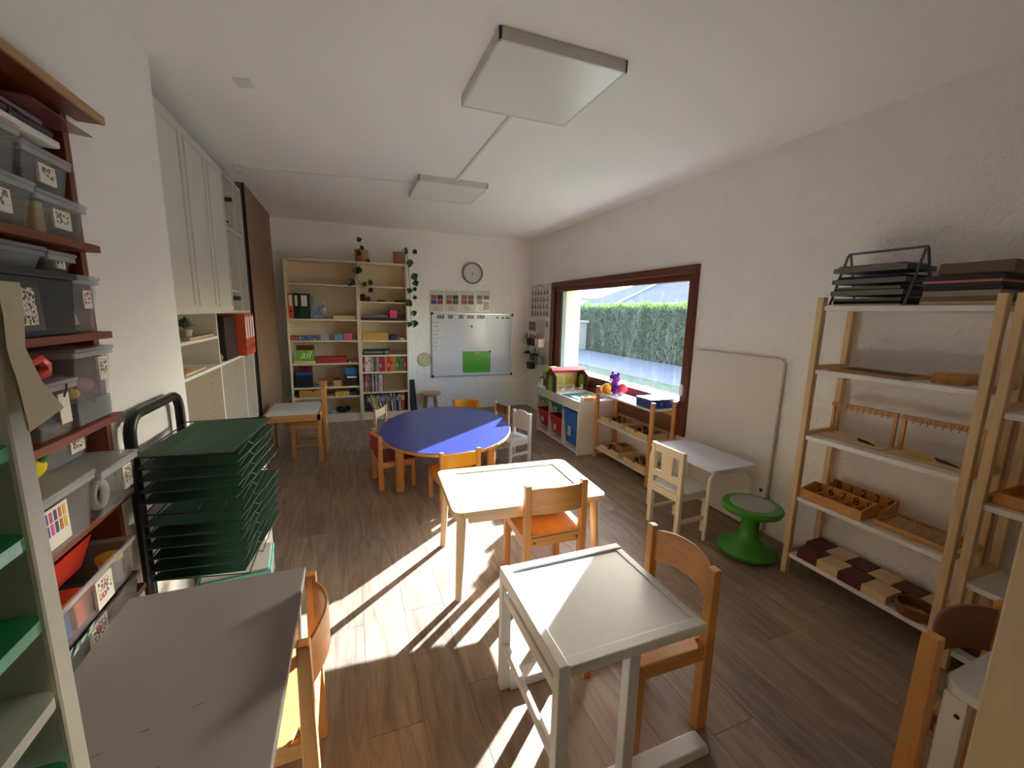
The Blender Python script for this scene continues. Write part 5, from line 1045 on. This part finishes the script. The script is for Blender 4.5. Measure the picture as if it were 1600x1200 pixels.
# plush toys on the sill end of the shelf
pl=thing('plush_bear','plain purple plush bear sitting at the window end of the low shelf','soft toy',(2.43,3.44,.665)); PUR=paint('purple_plush',(110,48,160),.95,.15,60,.4,150)
MB().ball((0,0,.055),.05,.055,.06,16,10).ball((-.035,-.045,.02),.03,.022,.02).ball((-.035,.045,.02),.03,.022,.02).ball((-.02,-.06,.07),.02,.03,.022).ball((-.02,.06,.07),.02,.03,.022).build('body',PUR,pl,smooth=True)
MB().ball((-.005,0,.145),.052,.06,.05,16,10).ball((.0,-.045,.188),.012,.02,.02).ball((.0,.045,.188),.012,.02,.02).build('head',PUR,pl,smooth=True)
MB().ball((-.048,0,.132),.02,.026,.02,12,8).build('muzzle',flat((226,206,224),.9),pl,smooth=True); MB().ball((-.068,0,.138),.005).build('nose',flat((60,30,60)),pl,smooth=True)
for s in (-1,1): MB().ball((-.052,s*.022,.158),.005).build('eye',BLACKP,pl,smooth=True)
p2=thing('plush_bear','plain yellow and cream plush toy leaning against the purple bear','soft toy',(2.337,3.44,.661)); YP=flat((228,166,40),.95)
MB().ball((0,-.0,.05),.045,.05,.05,14,9).ball((0,.0,.02),.04,.06,.02).build('body',YP,p2,smooth=True); MB().ball((.008,.07,.038),.022,.035,.036).build('head',flat((226,200,180),.95),p2,smooth=True); MB().ball((.01,.105,.02),.016,.02,.026).build('ear',flat((200,70,70),.95),p2,smooth=True)
p3=thing('plush_ball','coral pink plush toy with a pale pink foot behind the yellow one','soft toy',(2.44,3.325,.661)); MB().ball((0,0,.065),.045,.05,.05,14,9).build('body',flat((226,80,96),.95),p3,smooth=True); MB().ball((-.03,0,.02),.035,.04,.02).build('foot',flat((230,160,190),.95),p3,smooth=True)
# tall wooden shelf with white boards
def post_shelf(y0,y1,zs,label):
    t=thing('ladder_shelf',label,'shelf unit',(2.39,(y0+y1)/2,0)); h=(y1-y0)/2; f=2.2635-2.39; b=2.535-2.39
    for s in (-1,1):
        ye=s*h; ym=s*(h-.03)
        MB().box(f-.012,ye,0,f+.022,ym,1.538).build('post',PINE,t,.003); MB().box(b-.036,ye,0,b-.002,ym,1.50).build('post',PINE,t,.003)
        for z in zs[1:]: MB().box(f+.022,s*(h-.004),z-.004,b-.036,s*(h-.026),z+.024).build('side_rail',PINE_X,t,.002)
    for z in zs: MB().box(f+.0,-h+.03,z-.024,b-.004,h-.03,z).build('shelf',WHITEG,t,.002)
    return t
ZS=[1.495,1.168,.812,.462,.124]
post_shelf(.805,1.482,ZS,'tall pine-framed shelf with white boards and counting materials')
post_shelf(.10,.785,[1.495,1.10,.735,.40,.09],'pine-framed shelf with white boards next to the counting shelf')
# letter tray with papers on top
lt=thing('letter_tray','grey wire letter tray with carrying handle full of papers','letter tray',(2.41,1.30,1.496))
GT=paint('tray_grey',(104,106,106),.45,.05)
for s in (-1,1): MB().tube([(-.10,s*.157,.006),(-.012,s*.157,.25),(.0,s*.157,.262),(.012,s*.157,.25),(.10,s*.157,.008)],.006,8).build('stand',GT,lt,smooth=True)
MB().tube([(0,-.157,.262),(0,.157,.262)],.006,8).build('handle',GT,lt,smooth=True)
for k,z in enumerate((.05,.105,.16)): MB().box(-.115,-.152,z,.112,.152,z+.003).box(-.115,-.152,z+.003,-.112,.152,z+.022).box(.109,-.152,z+.003,.112,.152,z+.022).box(-.112,-.152,z+.003,.109,-.149,z+.022).build('tray',GT,lt)
random.seed(5)
def sheets(x,y,z,specs,place,grp,w=.105,l=.155):
    for nm,c,h in specs:
        t=tag(MB().box(-w,-l,0,w,l,h).build('paper_pile',flat(c,.7),bevel=.001),'%s %s'%(nm,place),'papers',grp); t.location=(x+random.uniform(-.004,.004),y+random.uniform(-.004,.006),z); t.rotation_euler=(0,0,random.uniform(-.04,.04)); z+=h+.0002
    return z
sheets(2.408,1.30,1.4965,[('thin white paper pile',(200,196,190),.008),('dark paper folder',(44,40,44),.014),('brown paper folder',(120,90,76),.012)],'under the lowest letter tray','papers in the letter tray',.10,.14)
sheets(2.408,1.303,1.5495,[('blue folder',(40,80,140),.012),('maroon folder',(96,50,48),.012),('lime green folder',(110,160,50),.006),('grey folder',(120,110,112),.006)],'in the lowest letter tray','papers in the letter tray',.098,.136)
sheets(2.408,1.303,1.6045,[('black folder',(24,22,26),.022),('dark violet folder',(50,42,60),.01)],'in the middle letter tray','papers in the letter tray',.098,.136)
sheets(2.408,1.303,1.6595,[('lilac paper pile',(150,136,160),.012),('orange envelope',(186,120,64),.014),('mauve paper sheet',(160,150,170),.004)],'in the highest letter tray','papers in the letter tray',.098,.136)
z=sheets(2.40,.955,1.4965,[('cream paper pile',(196,176,150),.014),('brown paper pile',(120,96,80),.02),('grey-brown paper pile',(150,134,120),.022),('black folder',(36,32,38),.016),('dark navy folder',(40,40,60),.014),('salmon folder',(196,120,96),.01),('dark violet folder',(46,36,44),.02)],'stacked beside the letter tray','papers beside the letter tray',.115,.118)
cb_=tag(MB().box(-.11,-.11,0,.11,.11,.05).build('cardboard_box',flat((112,92,78),.8),bevel=.003),'flat brown cardboard box topping the paper stack','box'); cb_.location=(2.41,.93,z)
# shelf 2: slate and box
sl_=thing('framed_slate','wooden-framed dark slate lying on the second board','slate',(2.405,1.245,1.1685),-.05); MB().box(-.10,-.17,0,.10,-.155,.012).box(-.10,.155,0,.10,.17,.012).box(-.10,-.155,0,-.085,.155,.012).box(.085,-.155,0,.10,.155,.012).build('frame',BEECH_Y,sl_,.001); MB().box(-.085,-.155,.001,.085,.155,.008).build('slate',flat((58,60,74),.5),sl_)
wbx=thing('wooden_box','small lidded wooden box beside the framed slate','box',(2.40,.965,1.1685),.1); MB().box(-.06,-.055,0,.06,.055,.036).build('body',BEECH_X,wbx,.002); MB().box(-.058,-.053,.036,.058,-.004,.042).build('lid_half',BEECH_X,wbx,.001); MB().box(-.058,.004,.036,.058,.053,.042).build('lid_half',BEECH_X,wbx,.001)
# shelf 3: number bead hangers
def hanger(cy,nums,lab,yellow):
    t=thing('number_hanger',lab,'counting frame',(2.41,cy,.8125)); MB().box(-.075,-.148,0,.075,.148,.008).build('base',BIRCH_Y,t,.001)
    for s in (-1,1): MB().box(.02,s*.138-.007,.008,.034,s*.138+.007,.155).build('upright',BEECH,t,.001)
    MB().box(.012,-.148,.155,.034,.148,.178).build('crossbar',BEECH_Y,t,.002)
    for k,n in enumerate(nums):
        y=.125-.0265*k; m=MB(); text_mb(str(n),.02,(.0113,y+.005*len(str(n)),.160),(0,-1,0),(0,0,1),m); m.build('numeral',flat((40,36,34)),t); MB().cyl((.012,y,.155),(.006,y,.147),.0018,n=6).build('hook',GREYM,t)
    if yellow: MB().box(-.055,.0,.008,-.005,.10,.011).build('yellow_card',flat((206,190,40)),t)
    for k in range(5): MB().tube([(-.04+.008*k,-.10+.01*k,.012),(-.02+.01*k,-.02+.006*k,.012)],.0028,5).build('bead_chain',flat((30,30,34)),t)
hanger(1.295,list(range(1,11)),'wooden counting hanger numbered one to ten',False); hanger(.985,list(range(11,21)),'wooden counting hanger numbered eleven to twenty with a yellow card',True)
# shelf 4: numbered box and stick tray
nb=thing('number_box','two-part wooden box with painted digits zero to nine','counting box',(2.40,1.30,.4625),0)
for (xa,xb,h,yo) in ((-.125,-.005,.075,.0),(.0,.11,.085,-.03)):
    m=MB(); m.box(xa,-.15+yo,0,xb,.15+yo,.007); m.box(xa,-.15+yo,.007,xa+.007,.15+yo,.05); m.box(xb-.007,-.15+yo,.007,xb,.15+yo,h)
    for s_ in (-1,1):
        ye=s_*.15+yo; yi=s_*.143+yo; q0=[(xa+.007,min(ye,yi),.007),(xb-.007,min(ye,yi),.007),(xb-.007,max(ye,yi),.007),(xa+.007,max(ye,yi),.007)]; m.hexa(q0,[(q0[0][0],q0[0][1],.05),(q0[1][0],q0[1][1],h),(q0[2][0],q0[2][1],h),(q0[3][0],q0[3][1],.05)])
    m.build('compartment_box',BEECH_Y,nb,.001)
    for k in range(1,5): MB().box(xa+.007,-.15+yo+.06*k-.003,.007,xb-.007,-.15+yo+.06*k+.003,.036).build('divider',BEECH_X,nb)
for row,(x,yo,h) in enumerate(((.1025,-.03,.085),(-.0125,.0,.075))):
    for k in range(5):
        if row==0 and k==4: dgt='4'
        else: dgt=str(k+5*row)
        m=MB(); text_mb(dgt,.058,(x-.0008,.15+yo-.018-.06*k,h-.046),(0,-1,0),(0,0,1),m); m.build('digit',flat((20,18,18)),nb)
for q in (): pass
stt=thing('stick_tray','shallow beech tray holding counting sticks','tray',(2.40,.975,.4625),0); MB().tray(-.09,-.14,0,.10,.14,.026,.009).build('tray',BEECH_Y,stt,.002)
sm=MB().cyl((-.07,0,0),(.07,0,0),.0035,n=6).mesh('stick'); sm.materials.append(BIRCH_X)
for k in range(40):
    o=bpy.data.objects.new('counting_stick',sm); COL.objects.link(o); tag(o,'thin pale counting stick lying in the beech tray','stick','counting sticks in the tray'); o.location=(2.405+random.uniform(-.006,.006),.868+.0056*k,.4752+.0075*(k%2)); o.rotation_euler=(0,0,(.10 if k%2 else .22)+random.uniform(-.025,.025))
# shelf 5: blocks and round bowl
RB=paint('maroon_block',(88,22,30),.45,.1,12); NBk=BIRCH_Y
for r,(xc,y0) in enumerate(((2.325,1.36),(2.455,1.40))):
    for k in range(4 if r==0 else 6):
        red=(k%2==0); l=.105 if r==0 else .102; hgt=.048-.002*k
        o=tag(MB().box(-.06,-l/2+.001,0,.06,l/2-.001,hgt).build('wooden_block',RB if red else NBk,bevel=.002),('dark maroon' if red else 'natural birch')+(' wooden block in the row along the shelf front' if r==0 else ' wooden block in the row against the wall'),'block','front row of blocks' if r==0 else 'wall row of blocks'); o.location=(xc,y0-l*k,.1245)
bw=thing('round_bowl','round wooden bowl with a card inside beside the blocks','bowl',(2.322,.912,.1245)); MB().lathe([(0,0),(.064,0),(.07,.01),(.07,.05),(.063,.05),(.062,.008),(0,.008)],28).build('bowl',wood('bowl_wood',(140,92,58),.7,'x'),bw,smooth=True)
ct=tag(MB().box(-.022,-.035,0,.022,.035,.006).build('wooden_card',BEECH_X,bevel=.001),'small numbered wooden card lying in the round bowl','card'); ct.location=(2.322,.912,.139); ct.rotation_euler=(0,.12,.5)
tag(MB().box(2.31,.66,.0905,2.45,.75,.13).build('wooden_block',RB,bevel=.002),'dark maroon wooden block alone on the neighbouring pine shelf','block')
t=thing('wooden_box','open wooden tray on the neighbouring pine shelf','tray',(2.40,.62,.736)); MB().tray(-.1,-.13,0,.1,.13,.05,.008).build('tray',BEECH_Y,t,.001)
